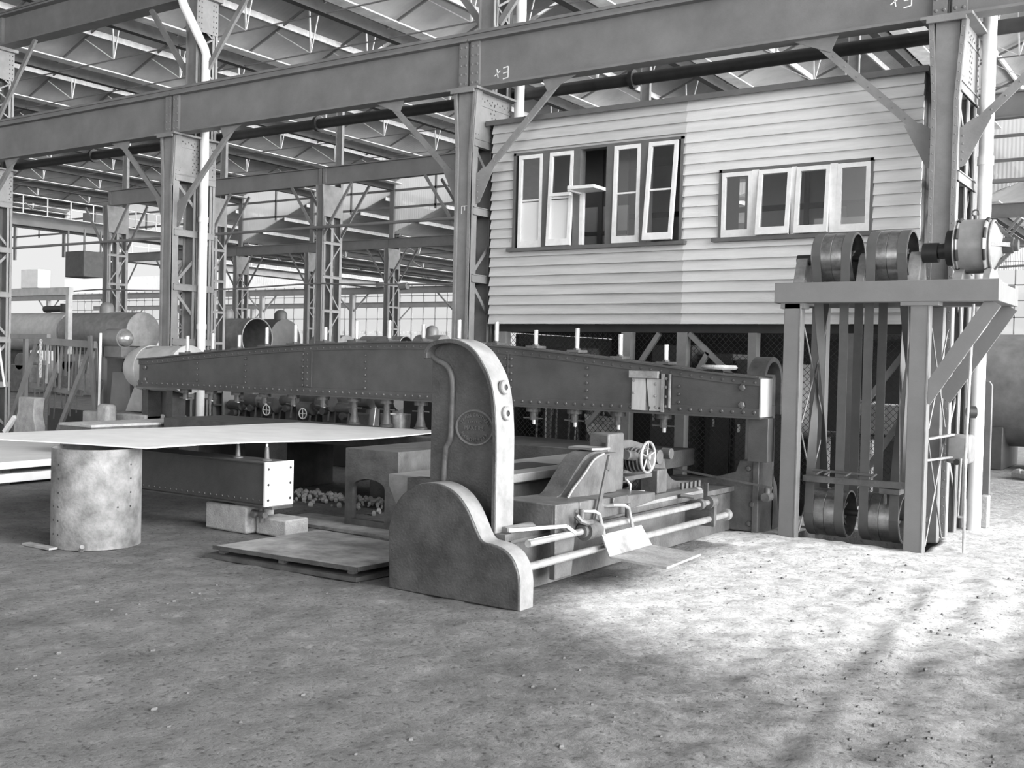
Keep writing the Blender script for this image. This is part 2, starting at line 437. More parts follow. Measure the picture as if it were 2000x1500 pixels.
# chalk: a cross and a reversed E
def mark(x, z, s=.13):
    return [((x-.11-s*.35, z-.03), (x-.11+s*.35, z+.03)), ((x-.12, z+s*.45), (x-.10, z-s*.45)),
            ((x+.06, z+s*.55), (x+.06, z-s*.55)), ((x+.06, z+s*.55), (x-.02, z+s*.45)), ((x+.06, z), (x-.02, z-.01)), ((x+.06, z-s*.55), (x-.02, z-s*.65))]
Y1 = 11.70
gl = ['low front-row crane girder above the office, chalk marked near both ends', 'low crane girder of the front row, between the middle and left columns',
      'low crane girder of the front row, left of the column with the white pipe', 'low crane girder of the front row, running off the left edge']
for i in range(-1, 4):
    c1 = colx(i)+.13; c0 = colx(i+1)+.13
    lab = 'low crane girder of the front row, running off the top right corner' if i == -1 else gl[i]
    ch = None
    if i == 0: ch = mark(c0+.55, 5.48) + mark(c1-.45, 5.58)
    girder_span(c0+.005, c1-.005, Y1, 5.31, .66, lab, .22, STEEL, 'low crane girders of the front row', ch)
rail(-27, 3.5, Y1, 5.97, 'crane rail along the top of the low front girders')
hl = ['high crane girder of the front row, above the office roof, beyond the top edge', 'high crane girder over the left columns, beyond the top edge of view',
      'high crane girder at the top left corner, with a dark underside', 'high crane girder beyond the left edge of view']
for i in range(0, 4):
    c1 = colx(i)+.13; c0 = colx(i+1)+.13
    girder_span(c0+.005, c1-.005, 12.24, 7.72, .62, hl[i], .30, STEEL, 'high crane girders of the front row')
rail(-27, 3.5, 12.24, 8.34, 'crane rail along the top of the high front girders')
for i in range(4):
    m = MB(); X = colx(i)+.13
    for s in (-1, 1):
        m.bar((X+s*.13, 12.15, 6.30), (X+s*1.3, 12.20, 7.72), .09, .05, (0,1,0))
    tag(m.build('girder_bracket', LEG), ['braced bracket carrying the high girder behind the right column', 'braced bracket carrying the high girder behind the middle column',
        'braced bracket carrying the high girder above the left white pipe', 'braced bracket carrying the high girder at the far left'][i], 'bracket', 'brackets under the high girders')

# dark service pipe slung under the low girder
m = MB(); m.cyl((-27, 12.64, 5.43), (3.5, 12.64, 5.43), .08, n=12)
for x in (-6.72, -12.4, -18.3, -1.2): m.cyl((x-.03, 12.64, 5.43), (x+.03, 12.64, 5.43), .125, n=12)
tag(m.build('service_pipe', PIPED), 'long dark service pipe slung behind the low front girder', 'pipe')

# white downpipes beside three columns
def downpipe(X, Y, z1, label, kink=False, z0=0):
    m = MB()
    pts = [(X, Y, z0), (X, Y, z1)] if not kink else [(X, Y, 0), (X, Y, 6.70), (X, Y-.04, 6.80), (X, Y-.48, 7.40), (X, Y-.52, 7.50), (X, Y-.52, 9)]
    m.tube(pts, .072, 14)
    for z in (z0+2.1, z0+3.9): m.cyl((X, Y, z), (X, Y, z+.09), .084, n=14)
    tag(m.build('downpipe', PIPEW), label, 'pipe', 'whitewashed rainwater downpipes')
downpipe(-2.31, 12.35, 8, 'whitewashed downpipe right of the belt-drive stand, down to the floor')
downpipe(-8.42, 12.50, 8, 'whitewashed downpipe rising behind the left end of the office roof', z0=4.9)
downpipe(-14.53, 12.14, 8, 'whitewashed downpipe in front of the left lattice column, bent at the top', True)

# rows further back: tall laced columns with knee braces and high girders
def far_column(X, Y, label, grp, zt=7.72, top=11.2, d=.9, detail=True):
    t = thing('lattice_column', label, 'column', (X, Y, 0), grp)
    m = MB(); m.box(X-.15, X+.15, Y-d/2, Y-d/2+.02, 0, zt)
    for xa in (X-.15, X+.13): m.box(xa, xa+.02, Y-d/2-.05, Y-d/2+.12, 0, zt)
    m.build('front_leg', STEELF, t)
    m = MB()
    for ya in (0, d/2): 
        for xa in (X-.15, X+.13): m.box(xa, xa+.02, Y+ya-.06, Y+ya+.06, 0, zt if ya == 0 else top)
        m.box(X-.13, X+.13, Y+ya, Y+ya+.015, 0, zt if ya == 0 else top)
    m.build('rear_leg', LEG, t)
    m = MB(); z = .9; k = 0
    while z < zt-1.2:
        for xs_ in (X+.15,):
            m.box(xs_, xs_+.015, Y-d/2, Y+d/2, z-.05, z+.05); m.box(xs_, xs_+.05, Y-d/2, Y+d/2, z+.04, z+.05)
            a, c = (Y-d/2+.05, Y+d/2-.05) if k % 2 else (Y+d/2-.05, Y-d/2+.05)
            m.bar((xs_, a, z+.08), (xs_, c, min(z+1.1, zt-1.2)), .05, .012, (1,0,0))
        z += 1.2; k += 1
    m.build('lacing', LEG, t)
    m = MB(); m.prism([(Y-d/2, zt-1.1), (Y+d/2, zt-1.1), (Y+d/2, zt), (Y-d/2-.1, zt)], 'X', X+.15, X+.17)
    m.prism([(Y-d/2, zt-1.1), (Y+d/2, zt-1.1), (Y+d/2, zt), (Y-d/2-.1, zt)], 'X', X-.17, X-.15)
    m.build('gusset_plate', LEG, t)
    if detail:
        for s in (-1, 1):
            for yy in (Y-d/2, Y+d/2):
                m = MB(); m.bar((X+s*.15, yy, zt-1.75), (X+s*1.45, yy, zt), .10, .05, (0,1,0)); m.build('knee_brace', STEELF, t)
    return t
Y2, Y3 = 28.15, 45.9
for k in range(0, 6):
    X = colx(k)+.13
    if k == 0: lab = 'lattice column of the second row hidden behind the right end of the office'
    else: lab = ['', 'lattice column of the second row seen above the office roof near the right', 'lattice column of the second row right behind the middle front column',
                 'lattice column of the second row standing above the domed boilers at centre left', 'lattice column of the second row just right of the left white pipe',
                 'lattice column of the second row left of the left front column'][k]
    far_column(X, Y2, lab, 'lattice columns of the second row')
far_column(colx(6)+.13, Y2, 'lattice column of the second row nearest the left edge, above the tool rack', 'lattice columns of the second row')
TL = {1: 'slim lattice column of the third row hidden behind the office', 5: 'slim lattice column of the third row hidden behind the left end of the office', 0: 'lattice column of the third row seen right of the right front column', 6: 'slim lattice column of the third row just left of the middle front column', 7: 'slim lattice column of the third row close left of the central lattice column',
      8: 'slim lattice column of the third row above the open boiler barrel', 9: 'slim lattice column of the third row behind the left front column', 10: 'slim lattice column of the third row left of the left front column'}
for k in TL: far_column(colx(k)+.13, Y3, TL[k], 'lattice columns of the third row')
GL = {-1: 'second-row crane girder past the right front column', 0: 'second-row crane girder behind the right front column', 1: 'second-row crane girder hidden above the middle of the office roof', 2: 'second-row crane girder right of the central lattice column',
      3: 'second-row crane girder just left of the central lattice column', 4: 'second-row crane girder behind the left front column and white pipe', 5: 'second-row crane girder with its free end near the left edge'}
for k in range(-1, 6):
    c1 = colx(k)+.13; c0 = colx(k+1)+.13
    ch = [((-11.7, 8.05), (-11.7, 8.25)), ((-11.5, 8.05), (-11.5, 8.25))] if k == 1 else None
    girder_span(c0+.005, c1-.005, Y2-.35, 7.72, .62, GL[k], .24, STEELF, 'crane girders of the second row', ch)
for k in (0, 5, 6, 7, 8, 9):
    c1 = colx(k)+.13; c0 = colx(k+1)+.13
    girder_span(c0+.005, c1-.005, Y3-.35, 7.72, .55, {0: 'third-row crane girder at the right edge, far behind the downpipe', 5: 'third-row crane girder running behind the middle front column', 6: 'third-row crane girder right of the central lattice column', 7: 'third-row crane girder left of the central lattice column', 8: 'third-row crane girder right of the left white pipe', 9: 'third-row crane girder left of the left front column'}[k], .24, STEELF, 'crane girders of the third row', None, False)
# two rows at the far end
for Yr, nm in ((76, 'fourth'), (97, 'fifth')):
    for k in range(7, 22, 2):
        X = colx(k)+.13; m = MB()
        m.box(X-.2, X+.2, Yr-.2, Yr+.2, 0, 7.58); m.bar((X+.2, Yr, 6.0), (X+2.0, Yr, 7.6), .12, .12); m.bar((X-.2, Yr, 6.0), (X-2.0, Yr, 7.6), .12, .12)
        tag(m.build('distant_column', STEELF), 'distant plain column of the %s row against the bright end wall' % nm, 'column', 'distant columns of the %s row' % nm)
    m = MB(); m.ibeam((-140, Yr, 7.9), (-38, Yr, 7.9), .3, .62, .03, .02)
    tag(m.build('distant_girder', STEELF), 'distant crane girder along the %s row of columns' % nm, 'girder')
# pipes and cables strung along the second row
m = MB(); m.cyl((-60, 27.5, 6.2), (-3, 27.5, 6.2), .055, n=8); tag(m.build('overhead_pipe', STEELF), 'thin overhead pipe along the second row, just under its knee braces', 'pipe')
m = MB(); pts = []
for k in range(61):
    x = -60 + 57*k/60; ph = ((x - colx(0)) % 12.2)/12.2
    pts.append((x, 27.4, 4.24 - .14*math.sin(PI*ph)))
m.tube(pts, .028, 6); m.cyl((-23.0, 27.4, 4.05), (-22.7, 27.4, 4.07), .12, n=8)
tag(m.build('sagging_cable', STEELF), 'thin cable sagging from column to column along the second row', 'cable')

# ------------------------------------------------------------------ sawtooth roofs
def sawtooth(name, xr, y0, y1, zv, rise, lab, npur, ties, purlin_lab, detail=True):
    """teeth from xr[0] (column index, right) to xr[1]; each tooth climbs to the right and drops in a glazed face"""
    for i in range(xr[0], xr[1]+1):
        XA = colx(i)+.13; XB = XA + BAY
        zt = zv + rise
        m = MB(); m.add([(XA, y0, zv+.12), (XB+.05, y0, zt+.12), (XB+.05, y1, zt+.12), (XA, y1, zv+.12), (XA, y0, zv+.17), (XB+.1, y0, zt+.17), (XB+.1, y1, zt+.17), (XA, y1, zv+.17)],
                        [(0,1,2,3),(7,6,5,4),(0,4,5,1),(1,5,6,2),(2,6,7,3),(3,7,4,0)])
        tag(m.build('ceiling', ROOF, smooth=False), kind='structure')
        # glazed face
        m = MB(); m.add([(XB+.04, y0, zv+.75), (XB+.04, y1, zv+.75), (XB+.04, y1, zt+.05), (XB+.04, y0, zt+.05)], [(0,1,2,3)])
        g = m.build('window_%d' % (100+i), SKYGLASS, smooth=False); tag(g, kind='structure')
        m = MB(); m.box(XB-.02, XB+.05, y0, y1, zv+.2, zv+.78)
        y = y0
        while y < y1: m.box(XB+.0, XB+.05, y, y+.03, zv+.7, zt+.1); y += .62
        m.box(XB, XB+.05, y0, y1, zt-.75, zt-.70)
        m.build('window_frame', STEELF, g, smooth=False)
        # valley beam and gutter
        t = thing('valley_beam', lab, 'roof beam', (XA, (y0+y1)/2, zv), name + ' valley beams')
        m = MB(); m.ibeam((XA, y0, zv-.12), (XA, y1, zv-.12), .24, .46, .03, .03); m.build('beam', VALLEY, t)
        m = MB(); m.box(XA+.14, XA+.62, y0, y1, zv-.02, zv+.02); m.build('gutter_board', GUTTER, t)
        # purlins
        for k in range(1, npur+1):
            f = k/(npur+.35); x = lerp(XA, XB, f); z = lerp(zv, zt, f)
            m = MB(); m.box(x-.03, x+.03, y0, y1, z-.09, z+.10)
            tag(m.build('roof_purlin', PURL), purlin_lab, 'purlin', name + ' purlins')
        # trusses
        for Y in ties:
            t = thing('roof_truss', lab.replace('valley beam', 'truss').replace('dark', 'light'), 'truss', (XA, Y, zv), name + ' trusses')
            m = MB(); m.bar((XA, Y, zv-.02), (XB, Y, zt-.02), .05, .07); m.build('rafter', STEEL, t)
            m = MB(); m.bar((XA, Y, zv-.32), (XB, Y, zv-.32), .035, .035); m.build('tie_rod', STEEL, t)
            if detail:
                m = MB(); xm = lerp(XA, XB, .5)
                m.bar((xm, Y, zv-.32), (xm-.1, Y, lerp(zv, zt, .49)), .04, .04); m.bar((xm, Y, zv-.32), (xm+.45, Y, lerp(zv, zt, .57)), .03, .03)
                m.bar((xm, Y, zv-.32), (xm-1.6, Y, lerp(zv, zt, .24)), .025, .025)
                m.build('web_member', PURL, t)
sawtooth('crane bay roof', (-1, 8), 12.7, 28.1, 11.30, 2.45, 'dark valley beam of the sawtooth roof over the crane bay behind the front row', 3,
         [13.6, 16.2, 18.8, 21.4, 24.0, 26.6], 'pale roof purlin under the grey sheets of the crane bay behind the front row')
sawtooth('second bay roof', (-1, 13), 28.3, 45.95, 11.30, 2.45, 'dark valley beam of the sawtooth roof between the second and third rows', 3,
         [31, 34.5, 38, 41.5], 'pale roof purlin under the sheets between the second and third rows')
sawtooth('low far roof', (-1, 9), 45.96, 75.8, 8.45, 2.35, 'distant dark valley beam of the low sawtooth roof beyond the third row', 3,
         [52, 60, 68], 'distant pale purlin of the low sawtooth roof beyond the third row', True)
# roof over the near bay, above and behind the camera
m = MB(); m.box(-45, .6, -7, 12.3, 9.0, 9.08); tag(m.build('ceiling', ROOF), kind='structure')
# white sheeted gable wall on the third row, above the low roof
m = MB()
for i in range(-1, 11):
    XA = colx(i)+.13; XB = XA+BAY
    m.add([(XA, Y3, 8.5+.15), (XB, Y3, 10.85), (XB, Y3, 13.9), (XA, Y3, 11.6), (XA, Y3+.04, 8.65), (XB, Y3+.04, 10.85), (XB, Y3+.04, 13.9), (XA, Y3+.04, 11.6)],
          [(0,1,2,3),(7,6,5,4),(0,4,5,1),(2,6,7,3)])
tag(m.build('wall_back', CLEAR, smooth=False), 'white corrugated gable wall above the third row of columns', kind='structure')
m = MB()
for z in (10.0, 10.95): m.box(-106, 3.5, Y3-.1, Y3-.02, z-.06, z+.06)
for i in range(-1, 17): m.box(colx(i)+3.1, colx(i)+3.2, Y3-.1, Y3-.02, 9.8, 12.5); m.box(colx(i)-.02, colx(i)+.28, Y3-.14, Y3-.02, 8.3, 11.4)
w = m.build('wall_girt', STEELF, bpy.data.objects['wall_back'], smooth=False)
# end wall of the shop, mostly glass
m = MB(); m.box(-170, 10, 112, 112.2, 0, 1.6); m.box(-170, 10, 112, 112.2, 11.5, 14); m.box(-170, 10, 112, 112.2, 4.9, 5.3)
wb = m.build('wall_far', WHITEROOF, smooth=False); tag(wb, kind='structure')
m = MB()
for k in range(90):
    x = -168+2*k; m.box(x, x+.12, 111.9, 112.05, 1.6, 11.5)
for z in (3.2, 6.9, 8.5, 10): m.box(-170, 10, 111.9, 112.05, z, z+.1)
m.build('window_frame', STEELF, wb, smooth=False)
m = MB(); m.add([(-170, 112.1, 1.6), (10, 112.1, 1.6), (10, 112.1, 11.5), (-170, 112.1, 11.5)], [(0,1,2,3)])
g = m.build('window_1', SKYGLASS, smooth=False); tag(g, kind='structure')
# ------------------------------------------------------------------ timber office on posts
OX0, OX1, OY0, OY1, OZ0, OZ1 = -8.45, -2.86, 11.95, 15.4, 2.19, 4.87
SEAM = -5.60
off = thing('site_office', 'raised weatherboard office with two banks of windows, built between two columns', 'office', (-5.65, 13.5, OZ0))
W1 = (-8.08, -5.62, 3.19, 4.45); W2 = (-5.15, -3.36, 3.20, 4.00)
NB = 21; EXP = (OZ1-OZ0)/NB
def siding(xa, xb, rnd):
    m = MB()
    for k in range(NB):
        za, zb = OZ0+k*EXP, OZ0+(k+1)*EXP+.012
        segs = [(xa, xb)]
        for (wx0, wx1, wz0, wz1) in (W1, W2):
            if zb > wz0+.01 and za < wz1-.01:
                new = []
                for (p, q) in segs:
                    if wx1 <= p or wx0 >= q: new.append((p, q)); continue
                    if za < wz0-.02 or zb > wz1+.03:
                        # board partly crosses the opening edge: keep a notched strip
                        if za < wz0-.02: m_strip = (max(p, wx0), min(q, wx1), za, wz0)
                        else: m_strip = (max(p, wx0), min(q, wx1), wz1, zb)
                        x0_, x1_, z0_, z1_ = m_strip
                        if z1_-z0_ > .01: lap(m, x0_, x1_, z0_, z1_, za, zb)
                    if p < wx0: new.append((p, wx0))
                    if q > wx1: new.append((wx1, q))
                segs = new
        for (p, q) in segs: lap(m, p, q, za, zb, za, zb)
    return m
def lap(m, x0, x1, z0, z1, za, zb):
    def yy(z): return OY0 - .044*(1-(z-za)/(zb-za))
    m.add([(x0, yy(z0), z0), (x1, yy(z0), z0), (x1, yy(z1), z1), (x0, yy(z1), z1), (x0, OY0+.01, z0), (x1, OY0+.01, z0), (x1, OY0+.01, z1), (x0, OY0+.01, z1)],
          [(0,1,2,3),(4,7,6,5),(0,4,5,1),(2,6,7,3),(0,3,7,4),(1,5,6,2)])
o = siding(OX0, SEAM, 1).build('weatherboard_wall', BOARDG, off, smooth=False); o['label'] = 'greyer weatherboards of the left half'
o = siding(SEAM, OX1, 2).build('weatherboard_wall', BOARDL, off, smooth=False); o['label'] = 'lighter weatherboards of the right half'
m = MB()
for k in range(NB):
    za = OZ0+k*EXP
    m.add([(OX0-.022, OY0, za), (OX0-.022, OY1, za), (OX0, OY1, za+EXP), (OX0, OY0, za+EXP)], [(0,1,2,3)])
m.build('side_wall', BOARDG, off, smooth=False)
m = MB(); m.box(OX1-.02, OX1+.005, OY0+.012, OY1, OZ0, OZ1); m.build('side_wall', WOODB, off, smooth=False)  # dark colour stands in for the shade between end wall and column
m = MB(); m.box(OX0-.06, OX1+.06, OY0-.10, OY1+.1, OZ1, OZ1+.035); m.box(OX0-.06, OX1+.06, OY0-.115, OY0-.10, OZ1-.025, OZ1+.04)
m.build('roof_edge', TRIM, off, smooth=False)
m = MB(); m.box(OX0, OX1, OY0+.16, OY1, OZ0-.10, OZ0-.0); m.build('floor_frame', BLACKM, off, smooth=False)
m = MB(); m.box(OX0+.02, -6.45, OY1-.05, OY1, OZ0, OZ1); m.box(-6.1, OX1-.02, OY1-.05, OY1, OZ0, OZ1); m.box(-6.45, -6.1, OY1-.05, OY1, OZ0, 3.85); m.box(-6.45, -6.1, OY1-.05, OY1, 4.5, OZ1)
m.build('back_partition', WALLIN, off, smooth=False)
m = MB(); m.box(-8.3, -7.05, 13.2, 13.24, OZ0, 3.88); o = m.build('inner_screen', WALLIN, off, smooth=False); o['label'] = 'white boarded screen inside, behind the open sash'
m = MB(); m.box(-8.3, -7.05, 13.2, 13.24, 3.88, 4.8); m.box(-7.50, -7.43, 13.16, 13.2, OZ0, 4.8); m.box(-8.3, -7.05, 13.17, 13.2, 3.48, 3.53); m.build('inner_screen_frame', WALLD, off, smooth=False)
m = MB(); m.box(OX0+.05, OX1-.05, OY0+.1, OY1-.05, OZ1-.06, OZ1-.02); m.build('office_ceiling', WALLD, off, smooth=False)
m = MB()
for x in (-7.0, -6.2, -5.3, -4.4, -3.5): m.box(x, x+.07, OY1-.09, OY1-.05, OZ0, OZ1)
for z in (3.1, 4.0): m.box(OX0, OX1, OY1-.08, OY1-.05, z, z+.08)
m.build('partition_stud', BLACKM, off, smooth=False)
m = MB(); m.box(SEAM-.02, SEAM+.03, OY0+.03, OY0+1.6, OZ0, OZ1); m.build('dividing_partition', WALLD, off, smooth=False)
def pane_unit(name, par, x0, x1, z0, z1, tilt=0, fr=.045, mid=None, paper=None):
    """top-hung sash, tilted out at the bottom by tilt radians"""
    s = thing(name, None, None, (0, 0, 0)) ; s.parent = par; s.location = Vector((0,0,0))
    return s
def window_bank(tagname, W, bays, casing, lowbar, label):
    x0, x1, z0, z1 = W
    w = MB()
    w.box(x0, x1, OY0-.05, OY0+.09, z1-.035, z1+.0); w.box(x0, x0+.035, OY0-.05, OY0+.09, z0, z1); w.box(x1-.035, x1, OY0-.05, OY0+.09, z0, z1)
    w.box(x0-.06, x1+.06, OY0-.10, OY0+.09, z0-.045, z0+.0)
    c = w.build('window_frame', TRIM, off, smooth=False)
    for (a, b2) in [(bays[k][1], bays[k+1][0]) for k in range(len(bays)-1)]:
        mu = MB(); mu.box(a, b2, OY0-.055, OY0+.08, z0, z1-.03); mu.build('mullion', casing, off, smooth=False)
    for k, (a, b2, tilt, paper) in enumerate(bays):
        zt, zb = z1-.04, z0+.005; yh = OY0-.045
        if tilt is None: continue
        T = Matrix.Translation((0, yh, zt)) @ Matrix.Rotation(-tilt, 4, 'X') @ Matrix.Translation((0, -yh, -zt))
        def tr(mb): 
            mb.v = [tuple(T @ Vector(p)) for p in mb.v]; return mb
        fr = .045
        m = MB(); y0_, y1_ = yh-.012, yh+.03
        m.box(a+fr, b2-fr, y0_, y1_, zt-.05, zt); m.box(a+fr, b2-fr, y0_, y1_, zb, zb+.085); m.box(a, a+fr, y0_, y1_, zb, zt); m.box(b2-fr, b2, y0_, y1_, zb, zt)
        if lowbar: m.box(a+fr, b2-fr, y0_+.008, y1_-.008, lerp(zb, zt, .50), lerp(zb, zt, .50)+.022)
        sa = tr(m).build('window_sash', SASHW, off, smooth=False)
        m = MB(); m.add([(a+fr, yh+.01, zb+.08), (b2-fr, yh+.01, zb+.08), (b2-fr, yh+.01, zt-.05), (a+fr, yh+.01, zt-.05)], [(0,1,2,3)])
        tr(m).build('window_pane', GLASS, sa, smooth=False)
        if paper:
            m = MB(); m.box(a+fr+.002, b2-fr-.002, yh+.016, yh+.02, zb+.085, lerp(zb, zt, .49)); o_ = tr(m).build('paper_screen', PAPER, sa, smooth=False)
            o_['label'] = 'white paper over the lower pane'
window_bank('a', W1, [(-7.99, -7.62, 0, True), (-7.51, -7.15, .05, True), (-7.05, -6.67, None, False), (-6.56, -6.19, .02, False), (-6.08, -5.69, .11, False)], TRIM, True, '')
window_bank('b', W2, [(-5.11, -4.74, 0, False), (-4.66, -4.27, .10, False), (-4.21, -3.83, .09, False), (-3.75, -3.39, 0, False)], SASHW, False, '')
# the third sash of the left bank is swung out almost level
m = MB(); zc = 3.86
m.box(-7.05, -6.67, OY0-.36, OY0-.02, zc, zc+.04); m.box(-7.36, -7.05, OY0-.30, OY0-.25, zc-.06, zc-.02); m.box(-7.06, -7.02, OY0-.34, OY0-.02, zc-.02, zc+.05)
m.box(-7.05, -7.0, OY0-.05, OY0+.01, 3.2, zc); o = m.build('window_sash', SASHW, off, smooth=False); o['label'] = 'sash propped out nearly level'
# things inside seen through the panes
m = MB(); m.box(-7.9, -7.75, 13.0, 13.4, 3.3, 3.95); m.box(-6.9, -5.9, 14.7, 15.2, 2.3, 3.5); m.box(-4.4, -3.2, 14.4, 14.9, 2.3, 3.9)
m.build('office_cupboard', WALLD, off, smooth=False)
m = MB(); m.box(-4.2, -3.6, 12.5, 12.9, 3.0, 3.45); m.build('desk_stand', WALLIN, off, smooth=False)
# posts and braces carrying the office
for k, (x, wd) in enumerate(((-8.28, .14), (-6.38, .135), (-5.62, .125), (-4.72, .10), (-3.6, .12), (-2.98, .1))):
    m = MB(); m.box(x-wd/2, x+wd/2, 11.99, 12.12, 0, OZ0-.1); m.build('post', LEG, off, smooth=False)
for (p, q) in (((-6.32, 1.55), (-5.95, 2.08)), ((-5.55, 2.08), (-4.95, 1.55)), ((-5.5, 1.5), (-5.3, 1.85)), ((-6.95, .9), (-6.45, 1.45)), ((-6.9, 1.35), (-6.45, .95)), ((-3.55, .3), (-3.0, 1.2)), ((-3.5, 1.2), (-3.0, 1.9))):
    m = MB(); m.bar((p[0], 12.06, p[1]), (q[0], 12.06, q[1]), .06, .05, (0,1,0)); m.build('brace', LEG, off, smooth=False)

# wire mesh enclosure below
m = MB(); H_ = 2.08; st = .075; x = -8.4-H_
while x < -2.9:
    a0 = max(x, -8.4); a1 = min(x+H_, -2.92)
    if a1 > a0:
        m.bar((a0, 12.17, a0-x), (a1, 12.17, a1-x), .0045, .0045); m.bar((a0, 12.175, H_-(a0-x)), (a1, 12.175, H_-(a1-x)), .0045, .0045)
    x += st
tag(m.build('wire_mesh_screen', BLACKM, smooth=False), 'dark diamond wire mesh screen enclosing the store under the office', 'mesh screen')
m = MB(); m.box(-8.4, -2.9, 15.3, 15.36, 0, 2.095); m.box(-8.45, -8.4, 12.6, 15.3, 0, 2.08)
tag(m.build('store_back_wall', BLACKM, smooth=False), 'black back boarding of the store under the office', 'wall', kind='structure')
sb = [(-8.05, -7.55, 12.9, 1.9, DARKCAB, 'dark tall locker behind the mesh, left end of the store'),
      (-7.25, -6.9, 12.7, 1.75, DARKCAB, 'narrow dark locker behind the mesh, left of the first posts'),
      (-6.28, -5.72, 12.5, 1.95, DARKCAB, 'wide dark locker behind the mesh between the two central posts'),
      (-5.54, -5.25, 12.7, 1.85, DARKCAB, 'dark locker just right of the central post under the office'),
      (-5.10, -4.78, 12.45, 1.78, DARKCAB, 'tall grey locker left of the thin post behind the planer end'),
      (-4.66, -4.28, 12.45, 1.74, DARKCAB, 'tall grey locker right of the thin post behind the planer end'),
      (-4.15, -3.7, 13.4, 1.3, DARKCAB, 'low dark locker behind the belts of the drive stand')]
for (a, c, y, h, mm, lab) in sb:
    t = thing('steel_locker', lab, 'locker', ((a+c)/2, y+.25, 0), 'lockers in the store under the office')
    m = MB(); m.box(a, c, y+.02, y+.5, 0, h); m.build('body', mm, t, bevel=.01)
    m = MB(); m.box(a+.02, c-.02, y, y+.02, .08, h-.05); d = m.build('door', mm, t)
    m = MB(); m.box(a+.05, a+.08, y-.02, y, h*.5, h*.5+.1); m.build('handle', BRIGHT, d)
m = MB(); m.prism([(-7.15, 1.02), (-6.55, .98), (-6.50, .45), (-6.62, .30), (-6.95, .55), (-7.1, .8)], 'Y', 12.32, 12.36)
tag(m.build('sacking_sheet', mat('pale_sacking', .5, .9, 0, .5, 14, .5, 20)), 'crumpled pale sheet hung behind the mesh under the office', 'sheet')
for k in range(10):
    x = -7.95+.115*k+random.uniform(-.03, .03)
    m = MB(); m.tube([(x, 12.45, 1.45+random.uniform(-.1, .3)), (x+random.uniform(-.04, .04), 12.42, .9), (x+random.uniform(-.05, .05), 12.4, .3)], random.uniform(.01, .022), 6)
    tag(m.build('hanging_hose', ROPE if k % 4 == 1 else STEELF), 'thin hose hanging in the mesh store behind the near end of the beam', 'hose', 'hoses hanging in the mesh store')
m = MB(); m.box(-3.55, -3.15, 12.5, 12.9, .95, 1.3); tag(m.build('crate', CONC, bevel=.01), 'small pale crate on the shelf behind the belts', 'crate')
m = MB(); m.box(-4.15, -2.95, 12.45, 12.95, .90, .94); m.box(-4.1, -4.05, 12.5, 12.9, 0, .9); m.box(-3.05, -3.0, 12.5, 12.9, 0, .9); tag(m.build('shelf_bench', WOODB), 'dark shelf bench behind the belts under the office', 'shelf')

# ------------------------------------------------------------------ plate edge planer
pl = thing('plate_edge_planer', 'long riveted plate edge planer with open-jawed cast frame and clamping beam', 'planer', (-4.6, 6.2, 0))
# near foot casting
o_base = [(-5.15,0),(-5.164,.45),(-5.115,.60),(-5.03,.71),(-4.90,.785),(-4.76,.808),(-4.64,.79),(-4.54,.74),(-4.46,.66),(-4.40,.565),(-4.355,.485),(-4.31,.437),(-4.22,.425),(-4.13,.40),(-4.06,.345),(-4.015,.26),(-4.0,.17),(-4.0,0)]
pts = [o_base[0]] + smooth(o_base[1:-1], 4) + [o_base[-1]]
m = MB(); m.prism(pts, 'Y', 6.075, 6.262); m.build('foot_casting', IRON, pl, bevel=.008)
m = MB(); m.prism([(p[0], p[1]) for p in pts if p[0] > -4.95] + [(p[0]-.004, p[1]-.004) for p in reversed(pts) if p[0] > -4.95], 'Y', 6.088, 6.250)  # lighter skin on the light-facing part of the rim, light put into colour
m.v = [(x+.0035, y, z+.0035 if z > .01 else z) for x, y, z in m.v]
o = m.build('lit_rim', EDGE, pl); o['label'] = 'rim of the foot casting, coloured bright where light falls'
# open-jawed arm
outer = smooth([(-5.02,1.70),(-5.015,1.765),(-4.94,1.825),(-4.80,1.848),(-4.68,1.832),(-4.57,1.775),(-4.48,1.675),(-4.41,1.55),(-4.372,1.40),(-4.352,1.20),(-4.347,1.0)], 5)
jaw = smooth([(-5.015,1.725),(-4.95,1.69),(-4.865,1.655),(-4.82,1.60),(-4.80,1.52),(-4.80,1.3),(-4.805,1.14)], 4)
arm_poly = [(-5.015,1.70)] + outer + [(-4.34,.35),(-5.22,.35),(-5.22,.79),(-5.0,.80),(-5.0,1.70)]
m = MB(); m.prism(arm_poly, 'Y', 6.345, 6.50); arm = m.build('jaw_frame', IRON, pl, bevel=.004)
rim_in = [(p[0]-.035*((p[0]+4.75)/.45 if p[0] > -4.75 else 0)-.0, p[1]-.03) for p in outer]
def offs(poly, d):
    out = []
    for i, p in enumerate(poly):
        a = Vector(poly[max(0, i-1)]); b2 = Vector(poly[min(len(poly)-1, i+1)]); t_ = (b2-a).normalized(); n_ = Vector((t_.y, -t_.x)); out.append((p[0]+n_.x*d, p[1]+n_.y*d))
    return out
full = outer + [(-4.342, .35)]
inner = offs(full, .032)
m = MB(); m.prism(full + inner[::-1], 'Y', 6.262, 6.50); m.build('frame_rim', IRON, arm, bevel=.004)
out2 = offs(full, -.003); sel = [i for i, p in enumerate(full) if p[0] > -4.78]
m = MB(); m.prism([out2[i] for i in sel] + [full[i] for i in reversed(sel)], 'Y', 6.27, 6.492)  # pale strip paints the light on the frame's right-hand edge
o = m.build('lit_edge', EDGE, arm); o['label'] = 'outer edge of the jaw frame, coloured bright where light falls'
